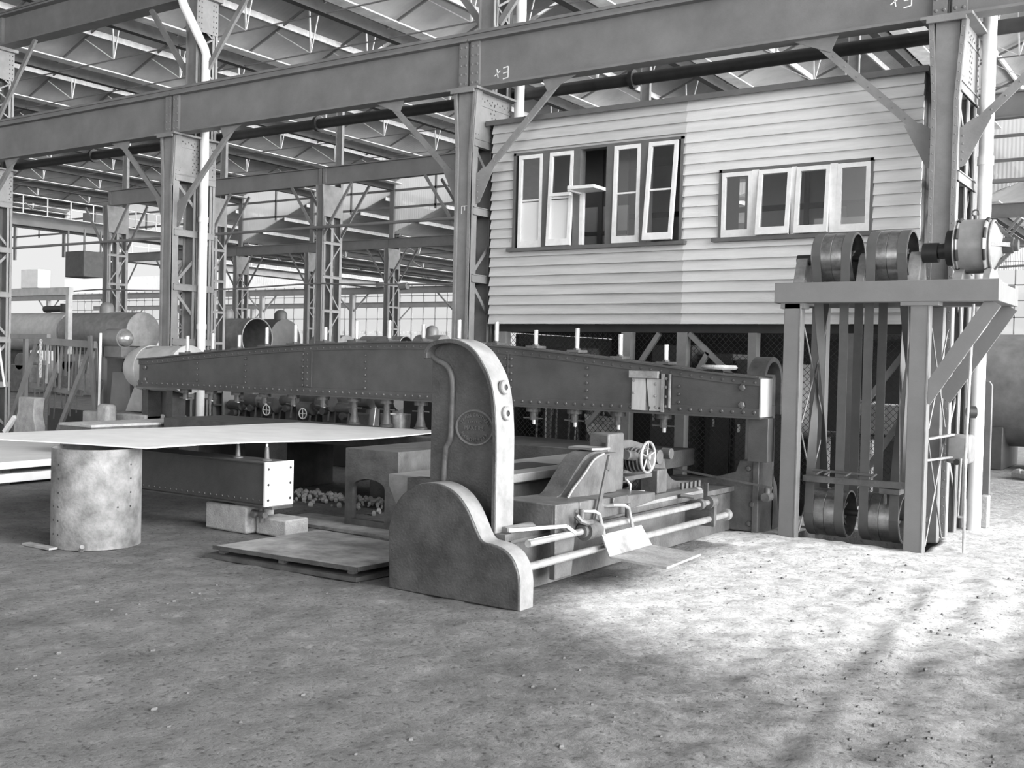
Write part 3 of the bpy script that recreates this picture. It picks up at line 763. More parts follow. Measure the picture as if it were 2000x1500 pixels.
m = MB(); m.tube([(x, 6.335, z) for x, z in jaw] + [(-4.81, 6.335, 1.10), (-4.845, 6.335, 1.05), (-4.855, 6.335, .95), (-4.86, 6.335, .8)], .022, 10)
o = m.build('jaw_bead', IRON2, arm); o['label'] = 'bright bead along the inner jaw'
m = MB()
for z in (1.506, 1.319):
    x_ = -4.385 if z > 1.4 else -4.362
    m.lathe([(0,.052),(.022,.052),(.030,.045),(.030,.022)], (x_, 6.385, z), (1,0,.06), 20)
o = m.build('bolt_boss', EDGE, arm)
m = MB()
for z in (1.506, 1.319):
    x_ = -4.385 if z > 1.4 else -4.362
    m.cyl((x_, 6.385, z), (x_+.022, 6.385, z+.001), .0225, n=14)
m.build('bolt_hole', BLACKM, arm)
# oval maker's badge with raised lettering
bd = MB(); cxb, czb = -4.595, 1.205
ring = [(cxb+.165*math.cos(2*PI*k/48), 6.343, czb+.125*math.sin(2*PI*k/48)) for k in range(48)]
bd.tube(ring, .009, 6, True)
def letters(mb, txt, place, size):
    for i, ch in enumerate(txt):
        if ch == ' ': continue
        cu = bpy.data.curves.new('t', 'FONT'); cu.body = ch; cu.size = size; cu.extrude = .006; cu.align_x = 'CENTER'; cu.resolution_u = 2
        ob = bpy.data.objects.new('t', cu); C.objects.link(ob)
        dg = bpy.context.evaluated_depsgraph_get(); me_ = bpy.data.meshes.new_from_object(ob.evaluated_get(dg))
        (px, pz, ang) = place(i)
        vs_ = []
        for v in me_.vertices:
            x = v.co.x; z = v.co.y - size*.35
            vs_.append((px + x*math.cos(ang) - z*math.sin(ang), 6.342 - v.co.z, pz + x*math.sin(ang) + z*math.cos(ang)))
        mb.add(vs_, [tuple(p.vertices) for p in me_.polygons])
        bpy.data.objects.remove(ob); bpy.data.curves.remove(cu); bpy.data.meshes.remove(me_)
t_ = 'CRAVEN BROTHERS'
def arc(n, a0, a1, rx, rz, flip=False):
    def f(i):
        a = math.radians(lerp(a0, a1, i/(n-1))); return (cxb+rx*math.cos(a), czb+rz*math.sin(a), a - PI/2 if not flip else a + PI/2)
    return f
letters(bd, t_, arc(len(t_), 162, 18, .128, .092), .034)
letters(bd, 'LIMITED', lambda i: (cxb-.054+.018*i, czb+.042, 0), .026)
letters(bd, 'MAKERS', lambda i: (cxb-.075+.030*i, czb-.002, 0), .042)
t_ = 'MANCHESTER'
letters(bd, t_, arc(len(t_), 212, 328, .122, .088, True), .034)
bd.build('maker_badge', mat('badge_iron', .13, .4, 0, .2, 20), arm, smooth=False)

# far end frame
far = [(-4.35,.02),(-4.35,.36),(-4.72,.44),(-4.98,.46),(-4.98,.52),(-4.6,.52),(-4.42,.56),(-4.24,.62),(-4.20,.74),(-3.99,.745),(-3.99,.02)]
m = MB(); m.prism(far, 'Y', 10.42, 10.62); fe = m.build('end_frame', IRON2, pl, bevel=.008)
m = MB(); m.box(-4.05, -3.985, 10.40, 10.80, .0, .745); m.box(-4.10, -3.99, 10.62, 10.84, .0, 1.30); m.prism([(10.80,0),(11.04,0),(10.95,.45),(10.80,.62)], 'X', -4.10, -3.99)
m.build('rear_pillar', IRON2, fe, bevel=.006)
# curved hood at the top of the far pillar
m = MB(); hood = [(10.55+.22*(1-math.cos(a)), 1.53+.22*math.sin(a)) for a in [PI*k/14 for k in range(15)]]
ho = [(10.50+.27*(1-math.cos(a)), 1.53+.27*math.sin(a)) for a in [PI*k/14 for k in range(15)]]
m.prism([(10.50,1.2)] + ho + [(11.04,1.2),(10.99,1.2)] + hood[::-1] + [(10.55,1.2)], 'X', -4.18, -3.99); m.box(-4.16, -4.05, 10.55, 10.99, .7, 1.62); o = m.build('curved_hood', IRON2, fe, bevel=.004)
m = MB()
for (x, z) in ((-4.10,.66),(-4.08,.10),(-4.05,.30)): m.rivet((x, 10.42 if x < -4.06 else 10.41, z), (0,-1,0), .035)
m.build('frame_bolt', IRON2, fe)
m = MB(); m.box(-4.063, -3.855, 10.28, 10.46, .745, 1.185); m.build('end_post', BEAM, pl, bevel=.004)
m = MB(); m.bar((-4.9, 10.36, .60), (-3.80, 10.30, .50), .02, .02); m.cyl((-3.86,10.32,.5),(-3.86,10.32,.42),.03,n=10); m.cyl((-3.86,10.26,.40),(-3.86,10.40,.40),.045,n=12)
m.build('control_linkage', IRON2, fe)

# clamping beam, bowed along the top
GX0, GX1, GY0, GY1, GZ = -13.60, -3.92, 10.20, 10.50, 1.19
def topz(x):
    pts_ = [(-13.6,1.565),(-12.2,1.70),(-10.155,1.845),(-8.16,1.90),(-6.92,1.855),(-5.6,1.735),(-4.8,1.655),(-3.92,1.56)]
    for (a, c) in zip(pts_, pts_[1:]):
        if a[0] <= x <= c[0]:
            t = (x-a[0])/(c[0]-a[0]); return lerp(a[1], c[1], t)
    return pts_[-1][1]
xs_ = [lerp(GX0, GX1, k/60) for k in range(61)]
sm = {x: sum(topz(min(GX1, max(GX0, x+d))) for d in (-.6,-.3,0,.3,.6))/5 for x in xs_}
m = MB()
for ya in (GY0+.015, GY1-.03): m.prism([(GX0, GZ)] + [(x, sm[x]) for x in xs_] + [(GX1, GZ)], 'Y', ya, ya+.015)
beam = m.build('clamp_beam', BEAM, pl)
m = MB(); m.prism([(x, sm[x]) for x in xs_] + [(x, sm[x]+.018) for x in reversed(xs_)], 'Y', GY0-.035, GY1+.035)
o = m.build('top_flange', BEAM, beam); 
m = MB(); m.box(GX0, GX1+.02, GY0-.035, GY1+.035, GZ-.012, GZ+.006); m.build('bottom_flange', BEAM, beam)
m = MB(); m.box(GX0, GX1, GY0, GY0+.015, GZ, GZ+.09); m.prism([(x, sm[x]-.075) for x in xs_] + [(x, sm[x]) for x in reversed(xs_)], 'Y', GY0, GY0+.015)
m.build('edge_angle', BEAM, beam)
m = MB(); x = GX0+.08
while x < GX1: 
    m.rivet((x, GY0, GZ+.05), (0,-1,0), .021); m.rivet((x, GY0, sum(topz(min(GX1, max(GX0, x+d))) for d in (-.6,-.3,0,.3,.6))/5-.045), (0,-1,0), .017)
    m.rivet((x, GY0+.02, sum(topz(min(GX1, max(GX0, x+d))) for d in (-.6,-.3,0,.3,.6))/5+.018), (0,0,1), .012); x += .115
for X in (-10.21, -10.13, -9.12, -12.3, -11.3, -7.1, -6.90, -6.985, -5.90, -4.80):
    z = GZ+.12
    while z < sm[min(xs_, key=lambda q: abs(q-X))]-.1: m.rivet((X, GY0+.006, z), (0,-1,0), .020); z += .082
m.build('rivet_rows', BEAM, beam)
m = MB(); m.box(-10.18, -10.05, GY0+.004, GY0+.015, GZ+.1, 1.76); m.box(-10.05, -10.04, GY0-.004, GY0+.015, GZ+.1, 1.76); m.box(-6.945, -6.935, GY0-.004, GY0+.015, GZ+.1, 1.78)
m.build('joint_cover', BEAM, beam)
m = MB(); m.box(GX1, GX1+.015, GY0, GY1, GZ, sm[xs_[-1]]); o = m.build('end_plate', PACK, beam); o['label'] = 'pale worn plate closing the right end of the beam'
m = MB()
for z in (1.31, 1.485): m.rivet((-4.11, GY0, z), (0,-1,0), .040); m.rivet((-13.45, GY0, z-.02), (0,-1,0), .035)
m.build('beam_bolt', IRON2, beam)
# patched section of packing timber
m = MB(); m.box(-5.335, -5.17, GY0-.012, GY0+.014, GZ+.02, 1.545); m.box(-5.16, -4.99, GY0-.008, GY0+.014, GZ+.02, 1.545)
o = m.build('packing_board', PACK, beam); o['label'] = 'pale split packing boards bolted in the beam'
m = MB(); m.prism([(-5.175, 1.545), (-5.165, 1.545), (-5.125, 1.21), (-5.14, 1.21)], 'Y', GY0-.0135, GY0-.010); m.build('board_crack', BLACKM, beam)
m = MB(); m.box(-5.355, -5.02, GY0-.05, GY0, 1.55, 1.625); m.box(-4.985, -4.955, GY0-.03, GY0, GZ+.01, 1.60); m.box(-4.90, -4.885, GY0-.03, GY0, GZ+.06, 1.60)
for (x, z) in ((-5.315,1.52),(-5.315,1.39),(-5.06,1.49),(-5.06,1.365),(-5.05,1.25),(-4.935,1.55),(-4.935,1.46),(-4.935,1.36),(-4.935,1.26)): m.rivet((x, GY0-.01, z), (0,-1,0), .018)
m.build('repair_cleat', PACK if False else RUSTY, beam)
# clamping screws
for k in range(15):
    X = -12.68 + .547*k
    if X > -4.9: break
    tz = sm[min(xs_, key=lambda q: abs(q-X))]+.018
    s = thing('clamp_screw', None, None, (X, 10.35, GZ)); s.parent = pl; s.location = Vector((X, 10.35, GZ)) - pl.location
    m = MB(); m.cyl((X, 10.35, tz), (X, 10.35, tz+.27-.06*(k % 3 == 2)), .026, n=10); m.cyl((X, 10.35, 1.02 if k < 9 else .98), (X, 10.35, GZ), .022, n=10); m.build('threaded_stud', BRIGHT, s)
    m = MB(); m.box(X-.075, X+.075, 10.25, 10.45, tz, tz+.03); m.cyl((X, 10.35, tz), (X, 10.35, tz+.05), .04, n=6); m.build('top_nut', IRON2, s)
    m = MB(); m.cyl((X, 10.33, GZ-.065), (X, 10.33, GZ-.012), .085, n=18); m.cyl((X, 10.33, GZ-.12), (X, 10.33, GZ-.065), .038, .040, n=14); m.build('screw_boss', IRON2, s)
    m = MB(); m.bar((X-.13, 10.33, 1.05), (X+.13, 10.33, 1.05), .014, .014); m.cyl((X, 10.33, 1.03), (X, 10.33, 1.08), .04, n=8); m.build('tommy_bar', IRON2, s)
    if X < -7.9 and X > -9.8:
        m = MB(); m.lathe([(0,.085),(.015,.085),(.03,.065),(.12,.045),(.20,.040),(.21,.0)], (X, 10.33, .835), (0,0,1), 18); o = m.build('clamp_foot', IRON2, s)
m = MB(); m.lathe([(0,.02),(0,.17),(.02,.19),(.045,.17),(.045,.05)], (-4.42, 10.35, 1.66), (0,.0,1), 22)
tag(m.build('coupling_ring', CONC), 'flat pale ring lying on top of the beam near its right end', 'ring')
# slide bed with its screw shafts
m = MB(); m.prism([(-4.78,.02),(-4.78,.40),(-4.82,.42),(-4.82,.47),(-4.25,.47),(-4.25,.42),(-4.29,.40),(-4.29,.02)], 'Y', 6.262, 10.42); m.build('slide_bed', IRON2, pl)
m = MB(); m.box(-4.40, -4.24, 7.8, 9.62, .47, .50); m.cyl((-4.32, 6.35, .44), (-4.32, 7.0, .44), .07, n=18); m.cyl((-4.32,9.62,.47),(-4.32,9.70,.47),.045,n=14)
m.build('slide_way', EDGE, pl)
m = MB(); m.cyl((-4.05, 6.25, .432), (-4.05, 9.32, .425), .026, n=14); o = m.build('feed_rod', BRIGHT, pl); o['label'] = 'upper bright rod'
m = MB(); m.cyl((-4.05, 6.25, .268), (-4.05, 9.75, .266), .030, n=14); m.cyl((-4.05, 9.72, .266), (-4.05, 9.78, .266), .055, n=14)
o = m.build('feed_rod', BRIGHT, pl); o['label'] = 'lower bright rod'
m = MB(); m.cyl((-4.05, 9.1, .426), (-4.05, 9.16, .426), .05, n=12); m.cyl((-4.05, 9.3, .426), (-4.05, 9.42, .426), .06, n=14); m.box(-4.30, -4.0, 9.34, 9.40, .2, .43); m.box(-4.12,-4.08,9.36,9.38,.43,.60)
m.tube([(-4.3, 9.1, .47), (-4.2, 9.05, .50), (-4.1, 9.1, .49)], .018, 8); m.build('rod_bracket', IRON2, pl)
m = MB(); m.bar((-4.25, 6.3, .50), (-4.05, 6.75, .50), .03, .025); m.bar((-4.05, 6.75, .50), (-4.03, 6.85, .44), .03, .025); m.build('shift_lever', BRIGHT, pl)
# far cheek of the bed
ck = smooth([(9.2,.48),(9.25,.62),(9.3,.80),(9.42,.86),(9.52,.82),(9.60,.66),(9.75,.56),(10.0,.52),(10.42,.50)], 4)
m = MB(); m.prism(ck + [(10.42,.30),(9.2,.30)], 'X', -4.74, -4.62); m.cyl((-4.6, 9.45, .84), (-4.5, 9.45, .84), .055, n=14); m.build('bed_cheek', IRON2, pl, bevel=.006)
m = MB()
for y in (9.75, 9.85, 9.95, 10.05, 10.15): m.cyl((-4.52, y, .47), (-4.52, y, .53), .02, n=6)
m.build('bed_stud', IRON2, pl)
# carriage
cg = thing('tool_carriage', None, None, (-4.5, 7.3, .47)); cg.parent = pl; cg.location = Vector((-4.5, 7.3, .47)) - pl.location; cg['label'] = 'sliding tool carriage with handwheel and footboard'
m = MB(); m.prism([(6.69,.475),(6.69,.655),(8.35,.60),(8.35,.53),(7.9,.50),(7.9,.475)], 'X', -4.62, -4.12)
m.prism([(6.70,.10),(6.69,.655),(7.10,.64),(7.10,.57),(7.00,.53),(6.94,.10)], 'X', -4.15, -4.10); m.box(-4.2, -4.09, 7.02, 7.16, .57, .645); m.box(-4.2, -4.09, 7.55, 7.80, .55, .63)
m.build('saddle', IRON2, cg, bevel=.008)
but = smooth([(7.14,.63),(7.27,.665),(7.42,.785),(7.57,.90),(7.70,.955),(8.0,.97)], 5)
m = MB(); m.prism(but + [(8.02,.62)], 'X', -4.58, -4.40); m.prism([(7.24,.62),(7.27,.66),(7.46,.79),(7.62,.90),(7.78,.945),(8.0,.95),(8.02,.62)], 'X', -4.40, -4.32)
m.build('buttress', IRON2, cg, bevel=.008)
m = MB(); m.tube([(-4.318, y, z) for y, z in smooth([(7.22,.635),(7.30,.70),(7.46,.80),(7.62,.91),(7.78,.95)], 3)], .010, 6); m.build('buttress_rib', EDGE, cg)
m = MB(); m.box(-4.58, -4.39, 7.99, 8.27, .60, 1.10); o = m.build('tool_post', IRON2, cg, bevel=.015)
m = MB(); m.box(-4.45, -4.41, 7.982, 7.989, .93, 1.02); m.build('post_slot', BLACKM, o)
m = MB(); m.prism([(-4.66, 7.78), (-4.42, 7.76), (-4.37, 7.84), (-4.37, 7.985), (-4.66, 7.985)], 'Z', .972, .99); m.cyl((-4.5, 7.9, .95), (-4.5, 7.9, .975), .07, n=16); m.build('tool_tray', EDGE, cg)
# gear head and handwheel
m = MB(); m.prism([(8.27,1.0),(8.80,1.0),(9.05,.95),(9.3,.86),(9.36,.76),(9.2,.68),(8.9,.62),(8.3,.60)], 'X', -4.75, -4.60)
m.box(-4.60, -4.44, 8.30, 8.36, .62, .99); m.box(-4.60,-4.45,8.42,8.95,.66,.70)
for k in range(7): m.cyl((-4.58+.035*k, 8.62, .84), (-4.565+.035*k, 8.62, .84), .12-.008*abs(3-k), n=18)
m.cyl((-4.6, 8.62, .84), (-4.3, 8.62, .84), .085, n=16); m.cyl((-4.7, 9.12, .83), (-4.46, 9.12, .83), .07, n=14)
m.cyl((-4.42, 8.36, .90), (-4.42, 8.52, .88), .045, n=12)
m.build('gear_head', IRON2, cg, bevel=.004)
m = MB(); wc = V(-4.30, 8.55, .875)
m.tube([tuple(wc + V(0, .135*math.cos(2*PI*k/36), .135*math.sin(2*PI*k/36))) for k in range(36)], .013, 8, True)
for k in range(5):
    a = 2*PI*k/5+.3; m.tube([tuple(wc + V(-.01, 0, 0)), tuple(wc + V(0, .13*math.cos(a), .13*math.sin(a)))], .008, 6)
m.cyl(wc + V(-.15, 0, 0), wc + V(.02, 0, 0), .024, n=12)
o = m.build('handwheel', BRIGHT, cg)
m = MB(); m.tube([(-4.42, 8.38, .68), (-4.38, 8.38, .64), (-4.38, 8.38, .575), (-4.30, 8.50, .575)], .014, 8); m.build('crank_handle', BRIGHT, cg)
# foot of the head and trip lever
m = MB(); m.box(-4.6, -4.42, 9.0, 9.2, .50, .72); m.build('head_foot', IRON2, cg, bevel=.01)
m = MB(); m.bar((-4.08, 7.24, .44), (-4.08, 7.44, .96), .045, .014, (1,0,0)); m.bar((-4.078, 7.41, .86), (-4.078, 7.45, .97), .05, .02, (1,0,0)); m.build('trip_lever', IRON2, cg)
# nut housing round the upper rod
m = MB(); m.cyl((-4.05, 7.02, .43), (-4.05, 7.20, .43), .075, n=18); m.cyl((-4.05, 6.98, .43), (-4.05, 7.24, .43), .05, n=18); m.tube([(-4.05, 6.9, .56), (-4.02, 6.92, .52), (-4.0, 6.98, .50), (-4.0, 7.05, .50)], .022, 8)
m.cyl((-4.05, 6.98, .50), (-4.05, 6.98, .60), .022, n=10); m.cyl((-4.05, 7.72, .46), (-4.05, 7.72, .57), .024, n=10); m.build('feed_nut', IRON2, cg)
# footboard hung from the carriage
fb = thing('footboard', None, None, (-4.1, 7.6, .1)); fb.parent = cg; fb.location = Vector((-4.1, 7.6, .1)) - Vector((-4.5, 7.3, .47))
A = V(-4.0, 7.21, .385); Bv = V(-4.0, 7.87, .385); Cv = V(-3.9, 7.87, .235); D = V(-3.9, 7.16, .235)
m = MB()
nrm = (Bv-A).cross(D-A).normalized()*.012
m.add([A, Bv, Cv, D, A+nrm, Bv+nrm, Cv+nrm, D+nrm], [(0,1,2,3),(7,6,5,4),(0,4,5,1),(1,5,6,2),(2,6,7,3),(3,7,4,0)])
m.add([D, Cv, V(-3.47, 7.87, .215), V(-3.43, 7.17, .215)] + [q+V(0,0,-.018) for q in (D, Cv, V(-3.47, 7.87, .215), V(-3.43, 7.17, .215))], [(0,1,2,3),(7,6,5,4),(0,4,5,1),(1,5,6,2),(2,6,7,3),(3,7,4,0)])
m.build('tread_plate', RUSTY, fb, smooth=False)
for y in (7.257, 7.73):
    m = MB(); m.tube([(-4.14, y-.28, .57), (-4.05, y-.25, .58), (-4.0, y-.16, .575), (-3.985, y-.12, .55), (-4.0, y, .36)], .014, 8); m.build('hanger_bracket', BRIGHT, fb)

# work tables of the planer
tb = thing('planer_work_table', 'long low cast work table under the clamping beam', 'work table', (-9, 10.1, 0))
m = MB(); m.box(-12.3, -4.85, 9.65, 10.75, .62, .80); m.build('table_top', IRON, tb, bevel=.006)
for x in (-12.1, -10.4, -8.6, -6.3):
    m = MB(); m.box(x, x+.4, 9.75, 10.6, 0, .62); m.build('table_leg', IRON, tb, bevel=.006)
t2 = thing('side_table_beam', 'pale worn iron table beam running away behind the jaw frame', 'work table', (-5.2, 8.2, 0))
m = MB(); m.prism([(-5.62,.68),(-5.62,.77),(-4.88,.77),(-4.88,.70),(-5.0,.66),(-5.0,.50),(-5.04,.46),(-5.5,.46)], 'Y', 6.6, 9.62); m.build('beam', EDGE, t2, bevel=.006)
m = MB(); m.box(-5.40, -5.08, 7.0, 8.3, .768, .774); m.build('slot', BLACKM, t2)
for y in (6.8, 9.0):
    m = MB(); m.box(-5.45, -5.1, y, y+.25, 0, .46); m.build('beam_foot', IRON, t2)

m = MB(); m.cyl((-5.35, 7.9, .77), (-5.35, 7.9, .86), .012, n=8); m.build('pin', BRIGHT, t2)

# ------------------------------------------------------------------ plate and its supports
m = MB(); NX, NY = 14, 30; vs = []
def plate_z(a, c): return .872 - .022*c/4.5*2 + .016*math.sin(c*1.5+.4)*(.4+.6*a) + .008*math.sin(a*3+c*.7)
for j in range(NY+1):
    for i in range(NX+1):
        a = i/NX; c = j/NY*4.45
        vs.append((-10.0+2.25*a - .02*c, 5.28+.62*a + c*(1+.07*(1-a)), plate_z(a, c)))
k_ = len(vs); vs += [(x, y, z-.012) for x, y, z in vs]
fs = []
for j in range(NY):
    for i in range(NX):
        q = (j*(NX+1)+i, j*(NX+1)+i+1, (j+1)*(NX+1)+i+1, (j+1)*(NX+1)+i); fs.append(q); fs.append(tuple(x+k_ for x in reversed(q)))
def edge(idx):
    for a, c in zip(idx, idx[1:]): fs.append((a, a+k_, c+k_, c))
edge([i for i in range(NX+1)]); edge([j*(NX+1)+NX for j in range(NY+1)]); edge([NY*(NX+1)+i for i in range(NX, -1, -1)]); edge([j*(NX+1) for j in range(NY, -1, -1)])
m.add(vs, fs); tag(m.build('steel_plate', PLATE), 'large pale sagging steel plate lying across the rolled drum and the work table', 'steel plate')

dr = thing('rolled_plate_drum', 'upright drum rolled from mottled punched plate, carrying the pale sheet', 'drum', (-8.31, 5.80, 0))
m = MB(); prof = []; n = 48; R_ = .375; c0 = V(-8.31, 5.82, 0)
m.lathe([(0, R_), (.855, R_), (.855, R_-.012), (0, R_-.012), (0, R_)], c0, (0,0,1), 48)
m.build('shell', mat('mottled_drum_plate', .17, .7, 0, .55, 5.0, .25, 40), dr)
m = MB()
for (ang, zz) in [(a, z) for a in (270, 12, 258, 352) for z in (.12,.24,.36,.48,.60,.72)]:
    if ang == 352 and zz != .36: continue
    if ang == 258 and zz > .4: continue
    if ang == 12 and zz < .3: continue
    a = math.radians(ang); d = V(math.cos(a), math.sin(a), 0); p = c0 + d*(R_-.002) + V(0,0,zz); m.cyl(p, p + d*.003, .009, n=8)
m.build('punched_hole', BLACKM, dr)
m = MB(); m.prism([(0,0)]*0 or [(5.46,0),(5.62,0),(5.50,.015)], 'X', -8.5, -8.2)
m = MB(); m.box(-8.70, -8.30, 5.36, 5.44, 0, .018); m.cyl((-8.06,5.50,.0),(-8.0,5.47,.05),.02,n=6); tag(m.build('scrap_strip', RUSTY), 'short rusty scrap strip on the dirt at the foot of the drum', 'scrap')

lb = thing('riveted_box_girder', 'short dark riveted box girder with pale end plate, resting on blocks under the sheet', 'box girder', (-8.6, 7.2, .3))
m = MB(); m.box(-10.25, -7.465, 7.03, 7.31, .30, .685); m.build('box_body', BEAM, lb, bevel=.004)
m = MB(); m.box(-10.25, -7.465, 6.98, 7.36, .288, .30); m.box(-10.25, -7.465, 7.0, 7.34, .685, .695); m.build('flange', BEAM, lb)
m = MB(); m.box(-7.465, -7.445, 6.99, 7.35, .285, .70); o = m.build('end_plate', PLATE, lb); o['label'] = 'pale riveted end plate'
m = MB()
for z in (.345, .49, .635):
    for y in (7.03, 7.31): m.cyl((-7.445, y, z), (-7.441, y, z), .013, n=8)
m.build('bolt_hole', BLACKM, lb)
m = MB(); x = -10.2
while x < -7.5: m.rivet((x, 7.03, .335), (0,-1,0), .014); x += .085
m.build('rivet_rows', BEAM, lb)
m = MB(); m.cyl((-7.72, 7.1, .20), (-7.50, 7.05, .20), .03, n=12); m.cyl((-7.62,7.0,.20),(-7.62,7.12,.20),.03,n=12); m.cyl((-7.58,7.08,.12),(-7.58,7.08,.28),.025,n=10); m.box(-7.9,-7.4,7.04,7.3,.26,.288); m.build('jack_screw', IRON2, lb)
m = MB(); m.box(-8.30, -7.72, 7.02, 7.38, 0, .26); tag(m.build('concrete_block', CONC, bevel=.02), 'squat concrete block under the right end of the box girder', 'block')
m = MB(); m.box(-7.70, -7.30, 7.12, 7.42, 0, .16); tag(m.build('timber_packing', CONC, bevel=.015), 'pale packing block just right of the concrete block', 'block')
m = MB(); m.box(-7.86, -7.56, 7.45, 7.6, 0, .09); tag(m.build('concrete_block', CONC, bevel=.01), 'low packing block on the ground behind the box girder end', 'block')
m = MB(); m.box(-10.2, -9.8, 7.0, 7.4, 0, .288); tag(m.build('concrete_block', CONC, bevel=.02), 'concrete block under the hidden left end of the box girder', 'block')
for (x, lab) in ((-8.02, 'upright screw jack on the box girder below the edge of the sheet, left one'), (-7.62, 'upright screw jack on the box girder close to its pale end plate')):
    t = thing('screw_jack', lab, 'jack', (x, 7.17, .695), 'screw jacks on the box girder')
    m = MB(); m.lathe([(0,.05),(.01,.05),(.02,.025),(.13,.018),(.14,0)], (x, 7.17, .695), (0,0,1), 12); m.build('jack_body', IRON2, t)
    m = MB(); m.cyl((x, 7.17, .83), (x, 7.17, .855), .012, n=8); m.build('jack_screw', BRIGHT, t)

bl = thing('cast_iron_stand', 'box-shaped cast iron table stand with arched opening, left of the jaw frame', 'stand', (-7.03, 9.0, 0))
def arch(a0, a1, z0, zs, k=8):
    c_ = (a0+a1)/2; rx = (a1-a0)/2
    return [(a0, z0), (a0, zs)] + [(c_ - rx*math.cos(PI*i/k), zs + .09*math.sin(PI*i/k)) for i in range(1, k)] + [(a1, zs), (a1, z0)]
def plate_with_arch(mb, u0, u1, zb, zt, hole, axis, a0, a1):
    # ring polygon split in two halves so that faces stay simple
    h = hole; n_ = len(h)//2
    L = [(u0, zb), (u0, zt), ((h[0][0]+h[-1][0])/2, zt)] + [h[n_]] + h[:n_][::-1] + [(h[0][0], zb)]
    R = [((h[0][0]+h[-1][0])/2, zt), (u1, zt), (u1, zb), (h[-1][0], zb)] + h[n_:][::-1]
    mb.prism(L, axis, a0, a1); mb.prism(R, axis, a0, a1)
    mb.prism([(h[0][0], zb), (h[0][0], h[0][1]), (h[-1][0], h[-1][1]), (h[-1][0], zb)], axis, a0, a1)
m = MB(); plate_with_arch(m, -7.37, -6.69, .03, .765, arch(-7.27, -6.85, .09, .41), 'Y', 7.99, 8.05)
m.build('front_panel', IRON2, bl, smooth=False)
m = MB(); plate_with_arch(m, 8.05, 9.6, .03, .765, arch(8.35, 9.3, .12, .48), 'X', -6.75, -6.69)
m.build('side_panel', IRON2, bl, smooth=False)
m = MB(); m.box(-7.37, -6.69, 7.99, 9.6, .765, .79); m.box(-7.37, -7.32, 8.05, 9.6, .45, .765); m.build('stand_top', IRON2, bl, smooth=False)
m = MB(); m.box(-8.15, -5.9, 7.72, 8.3, .0, .03); tag(m.build('floor_plate', RUSTY), 'thin steel floor plate under the arched cast stand', 'floor plate')

# low platform of two stacked plates
pf = thing('checker_platform', 'low square platform of two spaced steel sheets lying on the dirt before the stand', 'platform', (-6.4, 6.6, 0))
def quad(mb, pts_, z0, z1): mb.prism(pts_, 'Z', z0, z1)
Q = [(-7.02,6.05),(-5.50,6.12),(-5.42,7.12),(-6.98,7.25)]
m = MB(); quad(m, Q, .085, .10); m.build('upper_sheet', mat('scuffed_deck_plate', .30, .6, 0, .5, 4, .3, 20), pf, smooth=False)
m = MB(); quad(m, [(x*1.0+dx, y+dy) for (x, y), (dx, dy) in zip(Q, ((-.07,-.05),(.03,-.05),(.03,.03),(-.07,.03)))], .0, .035); m.build('lower_sheet', IRON, pf, smooth=False)
m = MB()
for (x, y) in ((-6.98,6.10),(-6.3,6.12),(-5.6,6.17),(-5.5,6.7),(-5.5,7.05),(-6.9,7.15),(-6.2,7.1)): m.box(x-.03, x+.03, y-.02, y+.03, .035, .085)
m.build('spacer_block', IRON2, pf, smooth=False)
m = MB(); m.bar((-7.03, 6.035, .088), (-5.49, 6.105, .088), .012, .032); m.bar((-5.49, 6.105, .088), (-5.41, 7.12, .088), .012, .032); m.build('edge_bar', IRON, pf)

# stacked sheets at the left edge
for k, (x1, y0_, z0_, z1_, lab) in enumerate(((-12.55, 7.40, .04, .15, 'lower of the two pale slabs stacked at the left edge'), (-12.45, 7.32, .22, .31, 'upper of the two pale slabs stacked at the left edge'))):
    m = MB(); m.prism([(-16.5, y0_), (x1, y0_), (x1-.25, y0_+3.2), (-16.5, y0_+3.2)], 'Z', z0_, z1_)
    tag(m.build('pale_slab', PLATE, bevel=.01), lab, 'slab', 'pale slabs at the left edge')
m = MB()
for (x, y) in ((-12.75, 7.6), (-15.6, 7.6), (-12.9, 10.2), (-15.8, 10.2)): m.box(x-.05, x+.05, y-.05, y+.05, .15, .22); m.box(x-.05, x+.05, y-.05, y+.05, 0, .04)
tag(m.build('slab_packing', WOODB), 'dark packing between the pale slabs at the left edge', 'packing')

# ------------------------------------------------------------------ belt drive stand
ds = thing('belt_drive_stand', 'tall timber-coloured frame of four legs carrying pulleys and motor, right of the planer', 'drive stand', (-3.0, 10.8, 0))
LEGS = [(-3.762, -3.598, 10.38, 10.52), (-2.553, -2.385, 10.38, 10.52), (-3.762, -3.60, 11.22, 11.34), (-2.60, -2.44, 11.22, 11.34)]
for (a, c, y0_, y1_) in LEGS:
    m = MB(); m.box(a, c, y0_, y1_, -.02, 2.335); m.build('leg', TOWER, ds, bevel=.006)
m = MB(); m.box(-3.86, -1.79, 10.36, 10.52, 2.335, 2.535); o = m.build('top_beam', TOWER, ds, bevel=.006); o['label'] = 'front top beam'
m = MB(); m.box(-3.86, -1.79, 11.20, 11.36, 2.335, 2.535); o = m.build('top_beam', TOWER, ds, bevel=.006); o['label'] = 'rear top beam'
m = MB(); m.box(-1.93, -1.79, 10.52, 11.20, 2.335, 2.50); m.box(-3.80, -3.70, 10.52, 11.20, 2.34, 2.5); m.build('cross_piece', TOWER, ds, bevel=.004)
m = MB(); m.box(-2.64, -2.30, 10.36, 10.53, 2.30, 2.335); m.box(-3.80, -3.56, 10.38, 10.53, 2.28, 2.335); m.build('bearing_pad', TOWER, ds)
for (y, lab) in ((10.42, 'front slanting brace'), (11.27, 'rear slanting brace')):
    m = MB(); m.bar((-1.84, y, 2.33), (-2.42, y, 1.42), .14, .025, (0,1,0)); o = m.build('slant_brace', TOWER, ds); o['label'] = lab
